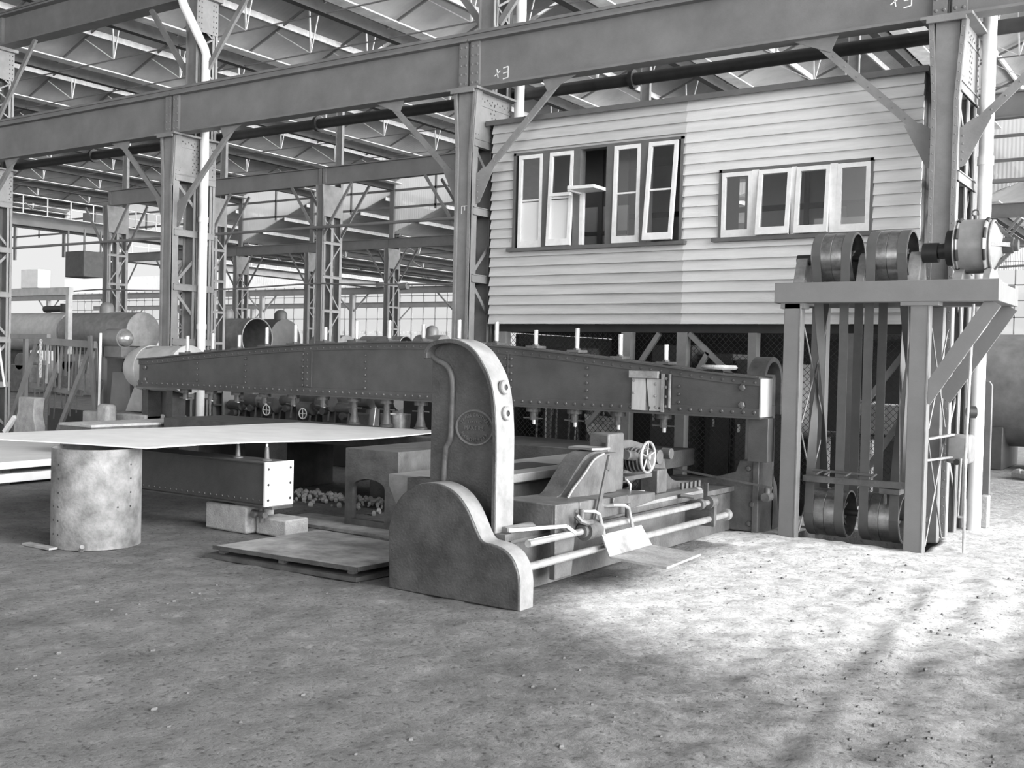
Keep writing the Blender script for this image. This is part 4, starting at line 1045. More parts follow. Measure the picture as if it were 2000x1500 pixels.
for xx in (-3.60, -2.39):
    for (p, q) in (((10.52, 2.1), (11.2, 1.15)), ((10.52, 1.15), (11.2, 2.1)), ((10.52, 1.05), (11.2, .05)), ((10.52, .05), (11.2, 1.05))):
        m = MB(); m.cyl((xx, p[0], p[1]), (xx, q[0], q[1]), .009, n=6); m.build('tie_rod', EDGE, ds)
m = MB(); m.box(-2.392, -2.380, 10.375, 10.39, 0, 2.3); m.box(-3.60, -3.588, 10.375, 10.39, 0, 2.3); m.build('lit_corner', EDGE, ds)  # pale strips painting the light along the legs' right corners
m = MB(); m.cyl((-3.80, 10.85, 2.80), (-2.30, 10.85, 2.80), .03, n=14); m.cyl((-3.80, 10.85, 2.80), (-3.66, 10.85, 2.80), .055, n=16); o = m.build('line_shaft', BLACKM, ds); o['label'] = 'upper shaft'
m = MB(); m.cyl((-3.78, 10.85, .26), (-2.45, 10.85, .26), .035, n=14); m.cyl((-3.80, 10.85, .26), (-3.66, 10.85, .26), .09, n=16); o = m.build('line_shaft', BLACKM, ds); o['label'] = 'lower shaft'
for (xa, xb) in ((-3.79, -3.68), (-3.16, -3.08), (-2.68, -2.56)):
    m = MB(); m.prism([(10.68, 2.535), (11.02, 2.535), (10.92, 2.80), (10.85, 2.85), (10.78, 2.80)], 'X', xa, xb); m.box(xa-.02, xb+.02, 10.5, 11.22, 2.50, 2.535); m.build('shaft_bearing', RUSTY, ds, bevel=.006)
def pulley(x0, x1, zc, R, lab):
    m = MB(); w_ = x1-x0
    prof = [(0, R-.014), (0, R), (w_*.235, R), (w_*.24, R-.004), (w_*.25, R), (w_*.49, R+.003), (w_*.50, R-.003), (w_*.51, R+.003), (w_*.755, R), (w_*.765, R-.004), (w_*.77, R), (w_, R), (w_, R-.016), (w_*.5, R-.018), (0, R-.014)]
    m.lathe(prof, (x0, 10.85, zc), (1,0,0), 48); p = m.build('pulley', PULLEY, ds); p['label'] = lab
    m = MB()
    for xx in (x0+.10, x1-.10):
        for k in range(3):
            a = 2*PI*k/6+.4; m.tube([(xx, 10.85-(R-.01)*math.cos(a), zc-(R-.01)*math.sin(a)), (xx, 10.85, zc), (xx, 10.85+(R-.01)*math.cos(a), zc+(R-.01)*math.sin(a))], .014, 6)
        m.cyl((xx-.05, 10.85, zc), (xx+.05, 10.85, zc), .05, n=14)
    m.build('pulley_spokes', IRON, p)
pulley(-3.585, -3.185, 2.81, .245, 'upper left pulley'); pulley(-3.045, -2.655, 2.81, .245, 'upper right pulley')
pulley(-3.585, -3.185, .245, .235, 'lower left pulley'); pulley(-3.045, -2.655, .245, .235, 'lower right pulley')
# flat belts
ZT, ZB, RT, RB = 2.81, .245, .250, .240; YC = 10.85
def open_belt(xc, w, lab):
    m = MB(); pts_ = []
    for k in range(25): a = PI*k/24; pts_.append((YC-RT*math.cos(a), ZT+RT*math.sin(a)))
    for k in range(25): a = PI*k/24; pts_.append((YC+RB*math.cos(a), ZB-RB*math.sin(a)))
    inn = []
    for k in range(25): a = PI*k/24; inn.append((YC-(RT-.006)*math.cos(a), ZT+(RT-.006)*math.sin(a)))
    for k in range(25): a = PI*k/24; inn.append((YC+(RB-.006)*math.cos(a), ZB-(RB-.006)*math.sin(a)))
    n_ = len(pts_); vs_ = []
    for x in (xc-w/2, xc+w/2):
        vs_ += [(x, y, z) for y, z in pts_] + [(x, y, z) for y, z in inn]
    fs_ = []
    for i in range(n_):
        j = (i+1) % n_; fs_ += [(i, j, 2*n_+j, 2*n_+i), (n_+i, 3*n_+i, 3*n_+j, n_+j), (i, n_+i, n_+j, j), (2*n_+i, 2*n_+j, 3*n_+j, 3*n_+i)]
    m.add(vs_, fs_); o_ = m.build('flat_belt', BELT, ds); o_['label'] = lab
def crossed_belt(xc, w, lab, hand=1):
    m = MB(); secs = []
    def strand(ya, yb, sgn):
        N = 28; out = []
        for k in range(N+1):
            t = k/N; y = lerp(ya, yb, t); z = lerp(ZT, ZB, t); tw = PI*max(0, min(1, (t-.12)/.76)); xo = sgn*.03*math.sin(PI*t)
            out.append((V(xc+xo, y, z), V(math.cos(tw), sgn*hand*math.sin(tw), 0)))
        return out
    for (ya, yb, sgn) in ((YC-RT, YC+RB, 1), (YC+RT, YC-RB, -1)):
        st_ = strand(ya, yb, sgn); vs_ = []
        for (c_, d_) in st_:
            nn = d_.cross(V(0,0,1)).normalized()*.003
            vs_ += [c_-d_*w/2-nn, c_+d_*w/2-nn, c_+d_*w/2+nn, c_-d_*w/2+nn]
        fs_ = []
        for i in range(len(st_)-1):
            for k in range(4): fs_.append((4*i+k, 4*i+(k+1) % 4, 4*i+4+(k+1) % 4, 4*i+4+k))
        m.add(vs_, fs_)
    for (zc, R, s_) in ((ZT, RT, 1), (ZB, RB, -1)):
        vs_ = []
        for k in range(25):
            a = PI*k/24; y = YC-R*math.cos(a); z = zc+s_*R*math.sin(a); y2 = YC-(R-.006)*math.cos(a); z2 = zc+s_*(R-.006)*math.sin(a)
            vs_ += [(xc-w/2, y, z), (xc+w/2, y, z), (xc+w/2, y2, z2), (xc-w/2, y2, z2)]
        fs_ = []
        for i in range(24):
            for k in range(4): fs_.append((4*i+k, 4*i+(k+1) % 4, 4*i+4+(k+1) % 4, 4*i+4+k))
        m.add(vs_, fs_)
    o_ = m.build('flat_belt', BELT, ds); o_['label'] = lab
crossed_belt(-3.535, .088, 'crossed belt on the left pulleys'); open_belt(-3.235, .088, 'open belt on the left pulleys')
open_belt(-2.992, .088, 'open belt on the right pulleys'); crossed_belt(-2.705, .088, 'crossed belt on the right pulleys', -1)
m = MB()
for x in (-3.40, -3.32, -3.12, -2.88): m.cyl((x, 10.42, .66), (x, 10.62, .68), .010, n=6)
m.box(-3.60, -2.56, 10.60, 10.68, .56, .62); m.cyl((-3.5, 10.6, .68), (-2.9, 10.6, .67), .014, n=8); m.build('belt_shifter', IRON2, ds)
m = MB(); m.box(-2.85, -2.66, 10.62, 10.80, .50, .55); m.box(-2.80,-2.78,10.6,10.64,.4,.5); m.build('belt_guard', IRON2, ds)

mo = thing('electric_motor', 'pale bellied electric motor at the right end of the drive stand top', 'motor', (-2.05, 10.85, 2.535))
m = MB(); R = .255; zc = 2.875
m.lathe([(-.02,.0),(-.02,.10),(0,.20),(.01,.235),(.03,R),(.05,R+.008),(.06,R),(.27,R),(.28,R+.01),(.30,R+.008),(.32,.235),(.36,.20),(.40,.12),(.42,.10),(.42,0)], (-2.27, 10.85, zc), (1,0,0), 40)
mb_ = m.build('motor_body', MOTOR, mo)
m = MB()
for x in (-2.215, -1.975):
    for k in range(8):
        a = 2*PI*(k+.5)/8; m.tube([(x, 10.85+(R+.002)*math.cos(a+d), zc+(R+.002)*math.sin(a+d)) for d in (-.2,-.1,0,.1,.2)], .018, 8)
m.build('vent_slot', BLACKM, mb_)
m = MB(); m.tube([(-1.98, 10.85+.262*math.cos(2*PI*k/40), zc+.262*math.sin(2*PI*k/40)) for k in range(40)], .009, 6, True); m.tube([(-2.245, 10.85+.258*math.cos(2*PI*k/40), zc+.258*math.sin(2*PI*k/40)) for k in range(40)], .007, 6, True)
m.tube([(-1.93, 10.85+.235*math.cos(2*PI*k/40), zc+.235*math.sin(2*PI*k/40)) for k in range(40)], .012, 6, True); m.build('end_ring', BRIGHT, mb_)
m = MB()
for k in range(4): 
    a = PI/2*k; m.bar((-1.93, 10.85+.22*math.cos(a), zc+.22*math.sin(a)), (-1.78, 10.85+.05*math.cos(a), zc+.05*math.sin(a)), .04, .03, (1,0,0))
m.cyl((-1.88, 10.85, zc), (-1.76, 10.85, zc), .075, n=16); m.cyl((-1.76, 10.85, zc), (-1.72, 10.85, zc), .055, n=12); m.build('end_bearing', IRON2, mo)
m = MB(); m.prism([(10.60, 2.535), (11.10, 2.535), (11.06, 2.60), (10.98, 2.66), (10.72, 2.66), (10.64, 2.60)], 'X', -2.24, -2.16); m.prism([(10.60, 2.535), (11.10, 2.535), (11.06, 2.60), (10.98, 2.66), (10.72, 2.66), (10.64, 2.60)], 'X', -1.98, -1.92); m.box(-2.3, -1.86, 10.52, 11.2, 2.50, 2.545)
m.build('motor_foot', MOTOR, mo)
m = MB(); m.cyl((-2.56, 10.85, 2.83), (-2.42, 10.85, 2.83), .095, n=20); m.cyl((-2.42, 10.85, 2.84), (-2.29, 10.85, 2.86), .07, n=20); m.cyl((-2.335, 10.85, 2.87), (-2.27, 10.85, 2.87), .17, n=24)
m.build('coupling', BLACKM, mo)
m = MB(); m.cyl((-2.1, 10.85, 3.12), (-2.1, 10.85, 3.17), .02, n=8); m.tube([(-2.1+.03*math.cos(2*PI*k/16), 10.85, 3.19+.03*math.sin(2*PI*k/16)) for k in range(16)], .008, 6, True); m.build('lifting_eye', IRON2, mo)

# switch box, rods right of the stand
sw = thing('switch_box', 'small rounded switch box hung between the drive stand and the white downpipe', 'switch box', (-2.2, 11.2, .9))
m = MB(); m.box(-2.36, -2.13, 11.12, 11.34, .80, 1.08); m.build('box_body', MOTOR, sw, bevel=.03)
m = MB(); m.bar((-2.40, 10.52, 1.06), (-2.30, 11.14, 1.08), .04, .02); m.bar((-2.40, 10.52, .86), (-2.30, 11.14, .86), .03, .02); m.build('wall_bracket', BRIGHT, sw)
m = MB(); m.cyl((-2.24, 11.05, .82), (-2.24, 11.15, .82), .03, n=10); m.cyl((-2.2, 11.3, 1.30), (-2.14, 11.34, 1.30), .06, n=14); m.build('knob', BLACKM, sw)
m = MB(); m.tube([(-2.085, 10.72, 0), (-2.10, 10.74, .88), (-2.07, 10.72, 2.33)], .014, 8); m.tube([(-2.20, 11.0, 0.3), (-2.19, 11.0, .86)], .010, 8); m.tube([(-2.15, 11.0, 0.3), (-2.14, 11.0, .86)], .010, 8); m.cyl((-2.2, 11.0, .3), (-2.14, 11.0, .3), .012, n=8)
tag(m.build('control_rod', BRIGHT), 'slim bright control rod from the motor beam down to the sand', 'rod')
m = MB(); m.box(-2.30, -2.22, 12.6, 12.75, 0, .35); tag(m.build('kerb_stone', CONC, bevel=.01), 'small pale block behind the column foot on the right', 'block')
# ------------------------------------------------------------------ workshop background
def simple(name, label, cat, m_, fn, group=None, bevel=0, kind=None):
    m = MB(); fn(m); return tag(m.build(name, m_, bevel=bevel), label, cat, group, kind)
# tool rack with leaning A-frames at the left
rk = thing('tool_rack', 'steel tool rack of leaning A-frames hung with chains and bars, at the left', 'rack', (-17.4, 11.3, 0))
m = MB(); m.bar((-18.75, 11.3, 1.93), (-17.6, 11.3, 1.93), .07, .09); m.bar((-17.95, 11.27, 1.86), (-16.2, 11.27, 1.80), .06, .12); m.build('top_rail', LEG, rk)
m = MB(); m.bar((-18.3, 11.40, 1.05), (-16.75, 11.40, .95), .06, .10); m.build('middle_rail', LEG, rk)
for (a, c, d) in (((-17.95, 1.86), (-18.75, 0), 0), ((-17.2, 1.86), (-17.9, .15), .1), ((-16.35, 1.82), (-17.15, .15), 0)):
    m = MB(); m.bar((a[0], 11.32+d, a[1]), (c[0], 11.17, c[1]), .09, .05, (0,1,0)); m.build('slanting_leg', LEG, rk)
for x in (-18.72, -16.35):
    m = MB(); m.box(x, x+.07, 11.5, 11.57, 0, 1.98); m.build('upright', STEEL, rk)
m = MB(); m.bar((-16.25, 11.2, 1.95), (-16.0, 11.2, .12), .09, .04, (0,1,0)); m.bar((-16.05, 11.3, 1.2), (-16.45, 11.3, .2), .09, .05, (0,1,0)); m.build('curved_bar', STEEL, rk)
def chain(x, y, z0, z1, m):
    k = 0; z = z1
    while z > z0:
        c_ = V(x, y, z); a = (1,0) if k % 2 else (0,1)
        m.tube([(x+.018*a[0]*math.cos(t*PI/4), y+.018*a[1]*math.cos(t*PI/4), z+.028*math.sin(t*PI/4)) for t in range(8)], .008, 5, True); z -= .042; k += 1
for (x, z0, z1, lab) in ((-17.72, 1.2, 1.85, 'pale chain hanging from the tool rack'),):
    m = MB(); chain(x, 11.22, z0, z1, m); chain(x+.02, 11.22, z0, z1, m); tag(m.build('hanging_chain', ROPE), lab, 'chain')
for k in range(16):
    x = -17.9 + .11*k + random.uniform(-.02, .02); zt = 1.83; L_ = random.uniform(.5, .95)
    m = MB(); m.bar((x, 11.33, zt), (x+random.uniform(-.08, .05), 11.33, zt-L_), random.choice((.015, .02, .05)), .02, (0,1,0))
    tag(m.build('hanging_bar', (LEG, STEELF, BOILERL)[k % 3]), 'iron bar hanging from the top rail of the tool rack', 'bar', 'bars hanging on the tool rack')
for k in range(9):
    x = -18.2 + .16*k; L_ = random.uniform(.3, .55)
    m = MB(); m.bar((x, 11.42, .98), (x+random.uniform(-.05, .05), 11.42, .98-L_), .02, .02, (0,1,0)); tag(m.build('hanging_bar', STEELF), 'short iron bar hanging from the middle rail of the tool rack', 'bar', 'short bars on the middle rail')
simple('sheet_panel', 'dark sheet panel leaning behind the tool rack', 'panel', DARKCAB, lambda m: m.box(-18.3, -15.9, 11.75, 11.8, 0, .62))
simple('sheet_panel', 'grey sheet panel standing behind the hanging bars', 'panel', STEEL, lambda m: m.box(-17.2, -15.9, 11.95, 12.0, .6, 1.8))
simple('leaning_board', 'wide dark board leaning right of the tool rack', 'board', STEEL, lambda m: m.prism([(-15.9, 0), (-15.2, 0), (-15.3, 1.35), (-15.75, 1.35)], 'Y', 11.3, 11.36))
simple('leaning_board', 'pale sloping board leaning beside the left end of the long beam', 'board', BOILERL, lambda m: m.prism([(-15.25, .72), (-14.85, .72), (-14.65, 1.28), (-14.95, 1.28)], 'Y', 11.20, 11.26))
simple('white_pole', 'thin white pole standing upright right of the tool rack', 'pole', PIPEW, lambda m: m.cyl((-15.98, 11.2, 0), (-15.95, 11.2, 2.0), .022, n=8))
simple('white_pole', 'thin white pole slanting at the left edge before the rack', 'pole', PIPEW, lambda m: m.cyl((-19.4, 11.2, 3.2), (-18.8, 11.2, 1.0), .02, n=8))
t = thing('anvil_block', 'pale waisted iron block behind the far edge of the sheet', 'block', (-17.5, 10.9, 0))
m = MB(); m.prism([(-17.98,0),(-17.25,0),(-17.25,.35),(-17.32,.55),(-17.30,.72),(-17.28,.86),(-17.78,.86),(-17.80,.6),(-17.9,.4)], 'Y', 10.85, 11.05); m.build('block_body', CONC, t, bevel=.02)
m = MB(); m.bar((-18.1, 10.80, .22), (-17.85, 10.84, .50), .07, .07); m.build('side_strap', PIPEW, t)
# low bench behind the plate; pale top colour stands in for its lit side
t = thing('low_bench', 'low dark block with top coloured pale as if lit, behind the left part of the sheet', 'bench', (-12.8, 9.7, 0))
m = MB(); m.box(-13.13, -12.42, 8.6, 10.9, .69, .725); m.build('bench_top', CONC, t, bevel=.004)
m = MB(); m.box(-13.12, -12.43, 8.61, 10.88, .0, .69); m.build('bench_frame', IRON2, t)
simple('brick_pier', 'pale rough masonry bench behind the low bench, left of the beam', 'masonry', CONC, lambda m: m.box(-16.0, -14.35, 10.9, 11.3, 0, .70), bevel=.03)
simple('brick_pier', 'rounded pale masonry stub at the left end of the long beam', 'masonry', CONC, lambda m: m.box(-15.2, -14.9, 10.6, 10.8, 0, .85), bevel=.06)
# small motor with pale domed end, on a machine head
t = thing('punching_machine', 'dark machine head with a bright ball-ended motor, left of the long beam', 'machine', (-15.7, 11.7, 0))
m = MB(); m.prism([(-16.2,0),(-15.3,0),(-15.3,.8),(-15.15,1.3),(-15.25,1.55),(-16.1,1.6),(-16.2,1.2)], 'Y', 11.75, 12.1); m.build('machine_body', IRON, t, bevel=.02)
m = MB(); m.cyl((-16.25, 11.6, 1.92), (-15.85, 11.6, 1.92), .17, n=20); m.box(-16.3, -15.8, 11.5, 11.8, 1.6, 1.78); m.box(-16.4, -15.2, 11.55, 11.75, 1.58, 1.62); m.build('motor_body', BOILER, t)
m = MB(); m.sphere((-15.80, 11.58, 1.92), .13, 14); m.build('domed_cap', BRIGHT, t)
m = MB()
for k in range(10):
    m.tube([(-15.5+random.uniform(-.2,.25), 11.6, .8+random.uniform(0,.5)), (-15.4+random.uniform(-.25,.2), 11.55, .9+random.uniform(0,.5))], .03, 6)
m.cyl((-15.35,11.5,1.4),(-15.35,11.5,1.0),.05,n=10); m.sphere((-15.3, 11.45, 1.15), .09, 8); m.build('machine_fittings', EDGE, t)
# lying tank behind the left end of the beam
t = thing('pressure_tank', 'pale domed tank lying just behind the left end of the long beam', 'tank', (-14.3, 11.08, 1.1))
m = MB(); r_ = .36
m.lathe([(-.30,0),(-.28,.12),(-.2,.24),(-.08,.32),(.05,r_),(.20,r_),(.20,r_+.01),(.24,r_+.01),(.24,r_),(1.05,r_),(1.05,r_+.02),(1.12,r_+.02),(1.14,.30),(1.2,.15),(1.2,0)], (-14.65, 11.08, 1.44), (1,0,0), 32); m.build('shell', BOILERL, t)
m = MB(); m.box(-14.5, -14.35, 10.95, 11.2, 0, 1.15); m.box(-13.9, -13.75, 10.95, 11.2, 0, 1.15); m.build('cradle', IRON, t)
m = MB(); m.tube([(-14.35+.04*k, 10.90+.012*k, 1.76-.002*k) for k in range(15)], .016, 6); m.build('shell_seam', BOILER, t)
# machinery seen under the beam
t = thing('plate_cupboard', 'tall grey sheet cupboard seen under the left end of the beam', 'cupboard', (-16.3, 13.2, 0))
m = MB(); m.box(-17.0, -16.62, 13.0, 13.5, 0, 1.15); m.build('cupboard_side', IRON, t); m = MB(); m.box(-16.58, -15.78, 12.98, 13.5, 0, 1.15); m.build('cupboard_door', STEELF, t)
t = thing('pigeonhole_shelf', 'small open shelf of pigeonholes seen under the beam', 'shelf', (-15.2, 13.1, 0))
m = MB()
for z in (.35, .55, .78, 1.0): m.box(-15.62, -14.85, 12.9, 13.2, z, z+.025)
for x in (-15.62, -15.38, -15.12, -14.87): m.box(x, x+.03, 12.9, 13.2, 0, 1.05)
m.build('shelf_frame', LEG, t); m = MB(); m.box(-15.6, -14.85, 13.18, 13.22, 0, 1.05); m.build('shelf_back', IRON, t)
spots = [(-14.6,.72),(-14.17,.82),(-13.74,.76),(-13.31,.85),(-12.88,.74),(-12.45,.84),(-12.02,.78)]
nm = ['dark lathe head under the beam, next to the pigeonhole shelf','dark gear box with stub shaft under the beam, second from the shelf','machine head with pale handwheel under the beam','dark pump body under the beam, right of the pale handwheel','stout flanged casting under the beam','stepped cone pulley head under the beam','dark casting under the beam, nearest the clamp feet']
for k, (x, h) in enumerate(spots):
    t = thing('machine_head', nm[k], 'machine', (x, 13.2, 0), 'machine heads under the beam')
    m = MB(); m.prism([(x-.2,0),(x+.2,0),(x+.15,h*.7),(x+.18,h),(x-.15,h),(x-.13,h*.6)], 'Y', 13.05, 13.4); m.build('machine_body', (IRON, IRON2)[k % 2], t, bevel=.02)
    m = MB(); m.cyl((x-.15, 13.0, h+.08), (x+.15, 13.0, h+.08), .09+.02*(k % 3), n=16); m.cyl((x, 12.9, h-.05), (x+.02, 13.1, h-.03), .06, n=14); m.cyl((x+.1, 12.95, h-.2), (x+.1, 13.0, h+.2), .02, n=8); m.build('spindle', IRON2, t)
    if k in (2, 4):
        m = MB(); m.tube([(x+.05+.085*math.cos(2*PI*j/20), 12.85, h-.0+.085*math.sin(2*PI*j/20)) for j in range(20)], .010, 6, True); m.bar((x-.02,12.85,h), (x+.12,12.85,h), .01, .01); m.bar((x+.05,12.85,h-.08), (x+.05,12.85,h+.08), .01, .01); m.build('handwheel', PIPEW, t)
for k in range(4):
    x = -14.3+.62*k
    simple('boiler_drum', ['leftmost','second','third','rightmost'][k] + ' of the four dull drums lying in a row under the beam', 'drum', BOILER, lambda m: m.cyl((x-.22, 14.6, .95), (x+.22, 14.6, .95), .17, n=20), 'drums lying under the beam')
    simple('drum_trestle', 'trestle under the %s dull drum in the row' % ['leftmost','second','third','rightmost'][k], 'trestle', IRON, lambda m: m.box(x-.15, x+.15, 14.5, 14.7, 0, .80))
simple('white_screen', 'small bright white sheet pinned up behind the machine heads', 'sheet', PIPEW, lambda m: m.prism([(-14.5,0),(-14.1,0),(-13.95,1.1),(-14.4,1.2)], 'Y', 16.0, 16.02))
simple('white_screen', 'square white board standing right of the small bright sheet', 'sheet', PIPEW, lambda m: m.box(-13.6, -13.2, 16.0, 16.03, 0, 1.3))
t = thing('iron_pot', 'shallow polished iron pot standing on the work table under the beam', 'pot', (-8.95, 10.62, .80))
m = MB(); m.lathe([(0,0),(0,.19),(.18,.20),(.18,.185),(.03,.17),(.03,0)], (-8.95, 10.62, .80), (0,0,1), 28); m.build('pot_body', PULLEY, t)
simple('black_cabinet', 'black tall cabinet behind the clamp feet, left of the jaw frame', 'cabinet', BLACKM, lambda m: m.box(-10.6, -9.95, 12.75, 13.2, 0, 1.2), bevel=.01)
simple('black_cabinet', 'black cabinet just right of the tall black cabinet, beside the jaw frame', 'cabinet', BLACKM, lambda m: m.box(-9.85, -9.2, 12.75, 13.2, 0, 1.15), bevel=.01)
simple('black_bench', 'long black bench behind the far edge of the sheet', 'bench', BLACKM, lambda m: m.box(-14.3, -10.7, 12.3, 12.75, .0, .50), bevel=.01)

# boiler shells standing across the middle distance
def shell_x(x0, x1, Y, z, r_, label, open_end=True, m_=BOILER, dome=None, grp='boiler shells across the middle distance'):
    t = thing('boiler_shell', label, 'boiler', ((x0+x1)/2, Y, 0), grp)
    m = MB(); pr_ = [(0, r_), (x1-x0, r_), (x1-x0, r_-.03), (.02, r_-.03), (.02, 0)] if open_end else [(0,0),(0,r_),(x1-x0,r_),(x1-x0+.02,r_*.96),(x1-x0+.03,r_*.45),(x1-x0+.03,0)]
    m.lathe(pr_, (x0, Y, z), (1,0,0), 36); m.build('shell', m_, t)
    m = MB(); 
    for x in (x0+.2, x1-.4): m.box(x, x+.2, Y-r_*.8, Y+r_*.8, 0, z-r_*.5)
    m.build('saddle', IRON, t)
    if open_end:
        m = MB(); m.tube([(x1, Y+r_*math.cos(2*PI*k/36), z+r_*math.sin(2*PI*k/36)) for k in range(36)], .03, 6, True); m.build('end_ring', EDGE, t)
    if dome is not None:
        m = MB(); m.lathe([(0,.28),(.3,.28),(.42,.22),(.48,.1),(.5,0)], (dome, Y, z+r_-.08), (0,0,1), 20); m.build('steam_dome', m_, t)
    return t
shell_x(-36.0, -33.1, 30.5, 2.35, .82, 'open-ended boiler barrel right of the left white pipe, dome on top', True, BOILER, -34.9)
shell_x(-36.2, -34.6, 33.5, 2.35, .92, 'dark round boiler end with chimney stub, right of the open barrel', False, DARKCAB, -34.9)
m = MB(); 
shell_x(-33.6, -31.9, 34.5, 2.0, .62, 'low rounded boiler top left of the central lattice column', False, BOILER)
shell_x(-32.4, -30.0, 36.2, 2.12, .52, 'small open flue pipe right of the central lattice column', True, BOILER)
shell_x(-30.3, -28.9, 37.5, 2.15, .60, 'boiler end with dome and two lugs behind the beam, centre', False, BOILER, -29.6)
shell_x(-27.6, -25.6, 37.5, 2.05, .55, 'dark rounded boiler just left of the middle column', False, BOILER)
shell_x(-26.0, -23.5, 40.5, 1.95, .50, 'pale boiler barrel partly behind the middle column', False, BOILERL)
shell_x(-44.5, -40.0, 26.8, 2.45, .80, 'pale boiler barrel with tapering top above the tool rack', False, BOILERL)
shell_x(-39.6, -35.2, 26.6, 2.45, .78, 'dark-banded boiler barrel between the two left lattice columns', False, BOILER, -37.5)
simple('chimney_stub', 'blackened chimney stub lying on the boiler barrels above the tool rack', 'stub', BLACKM, lambda m: (m.cyl((-42, 26.8, 3.40), (-40.6, 26.8, 3.42), .14, n=12), m.cyl((-40.6,26.8,3.26),(-40.6,26.8,3.62),.2,n=12)))
t = thing('gantry_frame', 'pale square gantry frame standing among the boilers at the left', 'gantry', (-40, 25.2, 0))
m = MB(); m.box(-43.2, -37.8, 25.1, 25.3, 3.85, 4.15); m.build('gantry_beam', BOILERL, t)
for x in (-43.2, -38.0):
    m = MB(); m.box(x, x+.18, 25.1, 25.28, 0, 3.85); m.build('gantry_leg', BOILERL, t)
simple('white_crate', 'white boxy cabin with two dots perched on the pale gantry frame', 'box', PIPEW, lambda m: m.box(-41.0, -39.8, 25.05, 25.6, 4.15, 4.9), bevel=.03)
for k in range(7):
    x = -43 + 3.1*k
    simple('stacked_casting', 'grey casting heaped on the floor among the boilers', 'casting', IRON2, lambda m: (m.box(x, x+1.3, 24.0, 24.8, 0, .9+.2*(k % 3)), m.cyl((x+.6, 24.0, 1.2), (x+.6, 24.8, 1.2), .35, n=16)), 'castings among the boilers', bevel=.04)

# overhead travelling cranes
def crane(X, ya, yb, z, label, hoist=None, w=1.0):
    t = thing('overhead_crane', label, 'crane', (X, (ya+yb)/2, z))
    m = MB()
    for dx in (-w/2, w/2): m.ibeam((X+dx, ya, z), (X+dx, yb, z), .2, .55, .04, .02)
    m.build('bridge_beam', STEELF, t)
    m = MB(); m.box(X-w/2-.5, X+w/2+.5, ya, yb, z+.28, z+.32); m.build('walkway', PURL, t)
    m = MB(); y = ya
    while y < yb: m.box(X+w/2+.45, X+w/2+.5, y, y+.05, z+.3, z+1.3); y += 1.4
    m.box(X+w/2+.45, X+w/2+.5, ya, yb, z+1.26, z+1.3); m.box(X+w/2+.45, X+w/2+.5, ya, yb, z+.8, z+.83); m.build('handrail', PURL, t)
    m = MB()
    for y in (ya, yb-.35): m.box(X-1.4, X+1.4, y, y+.35, z-.25, z+.2)
    m.build('end_carriage', STEEL, t)
    if hoist:
        m = MB(); m.box(X-.6, X+.6, hoist-.6, hoist+.6, z+.3, z+1.0); m.build('crab', STEEL, t)
    return t
crane(-54.5, 28.5, 45.2, 8.55, 'overhead crane bridge with walkway at upper left, beyond the second row', 38, 1.2)
t = thing('operator_cab', 'dark hanging crane cab below the bridge at the left', 'cab', (-53.0, 36, 5.6))
m = MB(); m.box(-53.7, -52.0, 35.4, 36.6, 5.7, 7.1); m.build('cab_body', DARKCAB, t, bevel=.03)
m = MB()
for (x, y) in ((-53.6, 35.5), (-52.1, 35.5), (-53.6, 36.5), (-52.1, 36.5)): m.box(x-.04, x+.04, y-.04, y+.04, 7.1, 8.25)
m.build('hanger', LEG, t)
crane(-66.5, 47, 75.5, 8.4, 'distant overhead crane bridge seen just right of the left white pipe', 60)
crane(-52.5, 47, 75.5, 8.4, 'distant dark crane bridge seen right of the central lattice column', 66)

# right-hand background
t = thing('large_boiler', 'large dull boiler lying on saddles at the right edge', 'boiler', (-2.0, 21, 0))
m = MB(); m.lathe([(0,0),(0,1.0),(1.25,1.0),(1.25,1.03),(1.32,1.03),(1.32,.97),(1.40,.97),(1.42,1.06),(5,1.06),(5,0)], (-4.0, 21.0, 1.38), (1,0,0), 48); m.build('shell', BOILER, t)
m = MB()
for x in (-3.6, -2.3, -.5): m.box(x, x+.25, 20.2, 21.8, 0, .75)
m.build('saddle', DARKCAB, t, bevel=.02)
m = MB(); m.tube([(-2.60, 21-1.06*math.sin(a), 1.38+1.06*math.cos(a)) for a in [2*PI*k/40 for k in range(40)]], .02, 6, True); m.build('rivet_band', BOILERL, t)
simple('kerbed_panel', 'upright dark plate with a bright rounded edge behind the white downpipe', 'plate', STEEL, lambda m: m.prism([(-2.95,0),(-2.72,0),(-2.72,1.52),(-2.76,1.58),(-2.95,1.58)], 'Y', 15.5, 15.56), bevel=.01)
for k in range(70):
    x = random.uniform(-2.9, -1.0); y = random.uniform(18.6, 19.6); r_ = random.uniform(.05, .16)
    m = MB(); m.sphere((x, y, r_*.5), r_, 5, (random.uniform(.8,1.4), random.uniform(.8,1.3), random.uniform(.6,.9)))
    o = tag(m.build('rubble_lump', RUSTY, smooth=False), 'lump in the low heap of rubble before the large boiler', 'rubble', 'rubble lumps at the right')
simple('wall_right', None, None, WHITEROOF, lambda m: m.box(-14.5, 3.5, 45.98, 46.02, 0.0, 2.0), kind='structure')
# gravel bank under the table
m = MB()
for k in range(420):
    x = random.uniform(-9.6, -5.9); y = random.gauss(9.35, .18); r_ = random.uniform(.012, .04); m.sphere((x, y, r_*.4 + max(0, .05-.15*abs(y-9.35))), r_, 4)
tag(m.build('gravel_bank', RUSTY, smooth=False), 'line of loose gravel on the floor under the work table', 'gravel', kind='stuff')

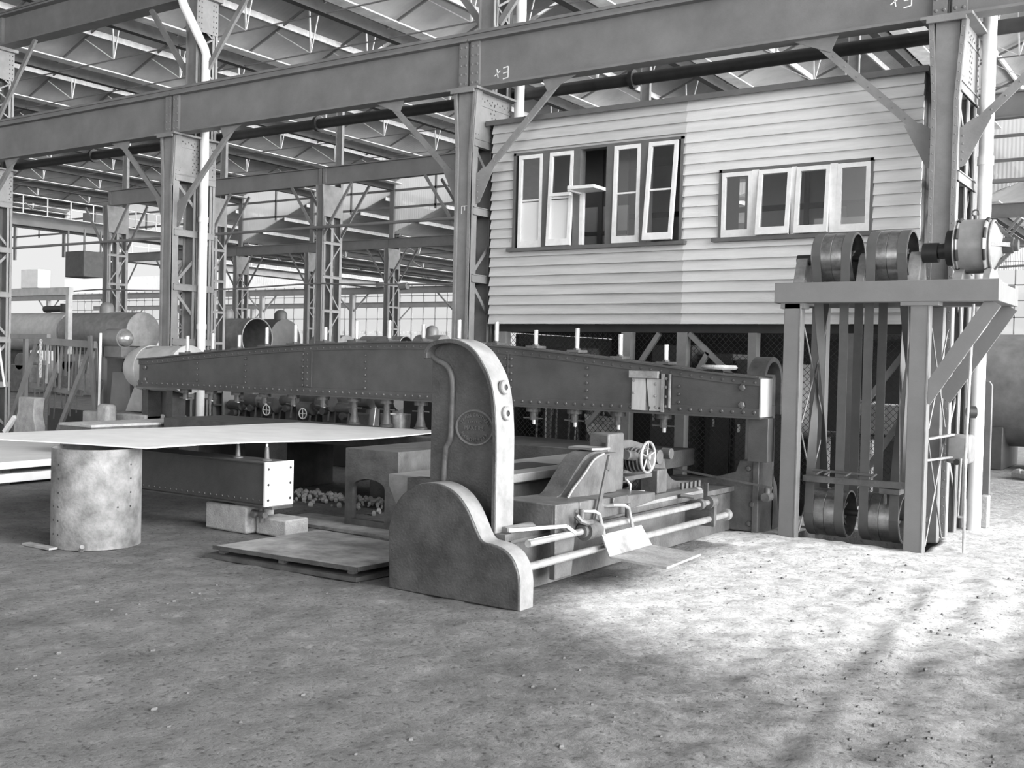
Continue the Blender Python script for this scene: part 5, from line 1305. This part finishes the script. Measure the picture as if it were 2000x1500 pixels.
# ------------------------------------------------------------------ daylight
w = bpy.data.worlds.new('sky'); bpy.context.scene.world = w; w.use_nodes = True
n = w.node_tree.nodes; l = w.node_tree.links; bg = n['Background']
tc = n.new('ShaderNodeTexCoord'); sx = n.new('ShaderNodeSeparateXYZ'); l.new(tc.outputs['Generated'], sx.inputs[0])
# hazy bright overcast, brighter towards the sun side (+X)
# open end of the shed to the right: the low sky there is much brighter
cl = n.new('ShaderNodeMath'); cl.operation = 'MAXIMUM'; cl.inputs[1].default_value = 0; l.new(sx.outputs[0], cl.inputs[0])
pw = n.new('ShaderNodeMath'); pw.operation = 'POWER'; pw.inputs[1].default_value = 6; l.new(cl.outputs[0], pw.inputs[0])
ma = n.new('ShaderNodeMath'); ma.operation = 'MULTIPLY_ADD'; ma.inputs[1].default_value = 17; ma.inputs[2].default_value = .60; l.new(pw.outputs[0], ma.inputs[0])
ny = n.new('ShaderNodeMath'); ny.operation = 'MULTIPLY'; ny.inputs[1].default_value = -1; l.new(sx.outputs[1], ny.inputs[0])
n0 = n.new('ShaderNodeMath'); n0.operation = 'MAXIMUM'; n0.inputs[1].default_value = 0; l.new(ny.outputs[0], n0.inputs[0])
n1 = n.new('ShaderNodeMath'); n1.operation = 'POWER'; n1.inputs[1].default_value = 40; l.new(n0.outputs[0], n1.inputs[0])
n2 = n.new('ShaderNodeMath'); n2.operation = 'MULTIPLY_ADD'; n2.inputs[1].default_value = 3.5; l.new(n1.outputs[0], n2.inputs[0]); l.new(ma.outputs[0], n2.inputs[2])
l.new(n2.outputs[0], bg.inputs[1]); bg.inputs[0].default_value = (1, 1, 1, 1)
s = bpy.data.lights.new('sun', 'SUN'); s.energy = 1.7; s.angle = math.radians(24); so = bpy.data.objects.new('sun', s); C.objects.link(so)
d = V(-.92, -.10, -.38).normalized(); so.rotation_euler = d.to_track_quat('-Z', 'Y').to_euler(); so.location = (20, 10, 20)
sc = bpy.context.scene
sc.view_settings.view_transform = 'Standard'; sc.view_settings.look = 'None'; sc.view_settings.gamma = 1; sc.view_settings.use_curve_mapping = False
sc.view_settings.exposure = .5
sc.cycles.max_bounces = 7; sc.cycles.diffuse_bounces = 4; sc.cycles.transparent_max_bounces = 12
sc.cycles.caustics_reflective = False; sc.cycles.caustics_refractive = False
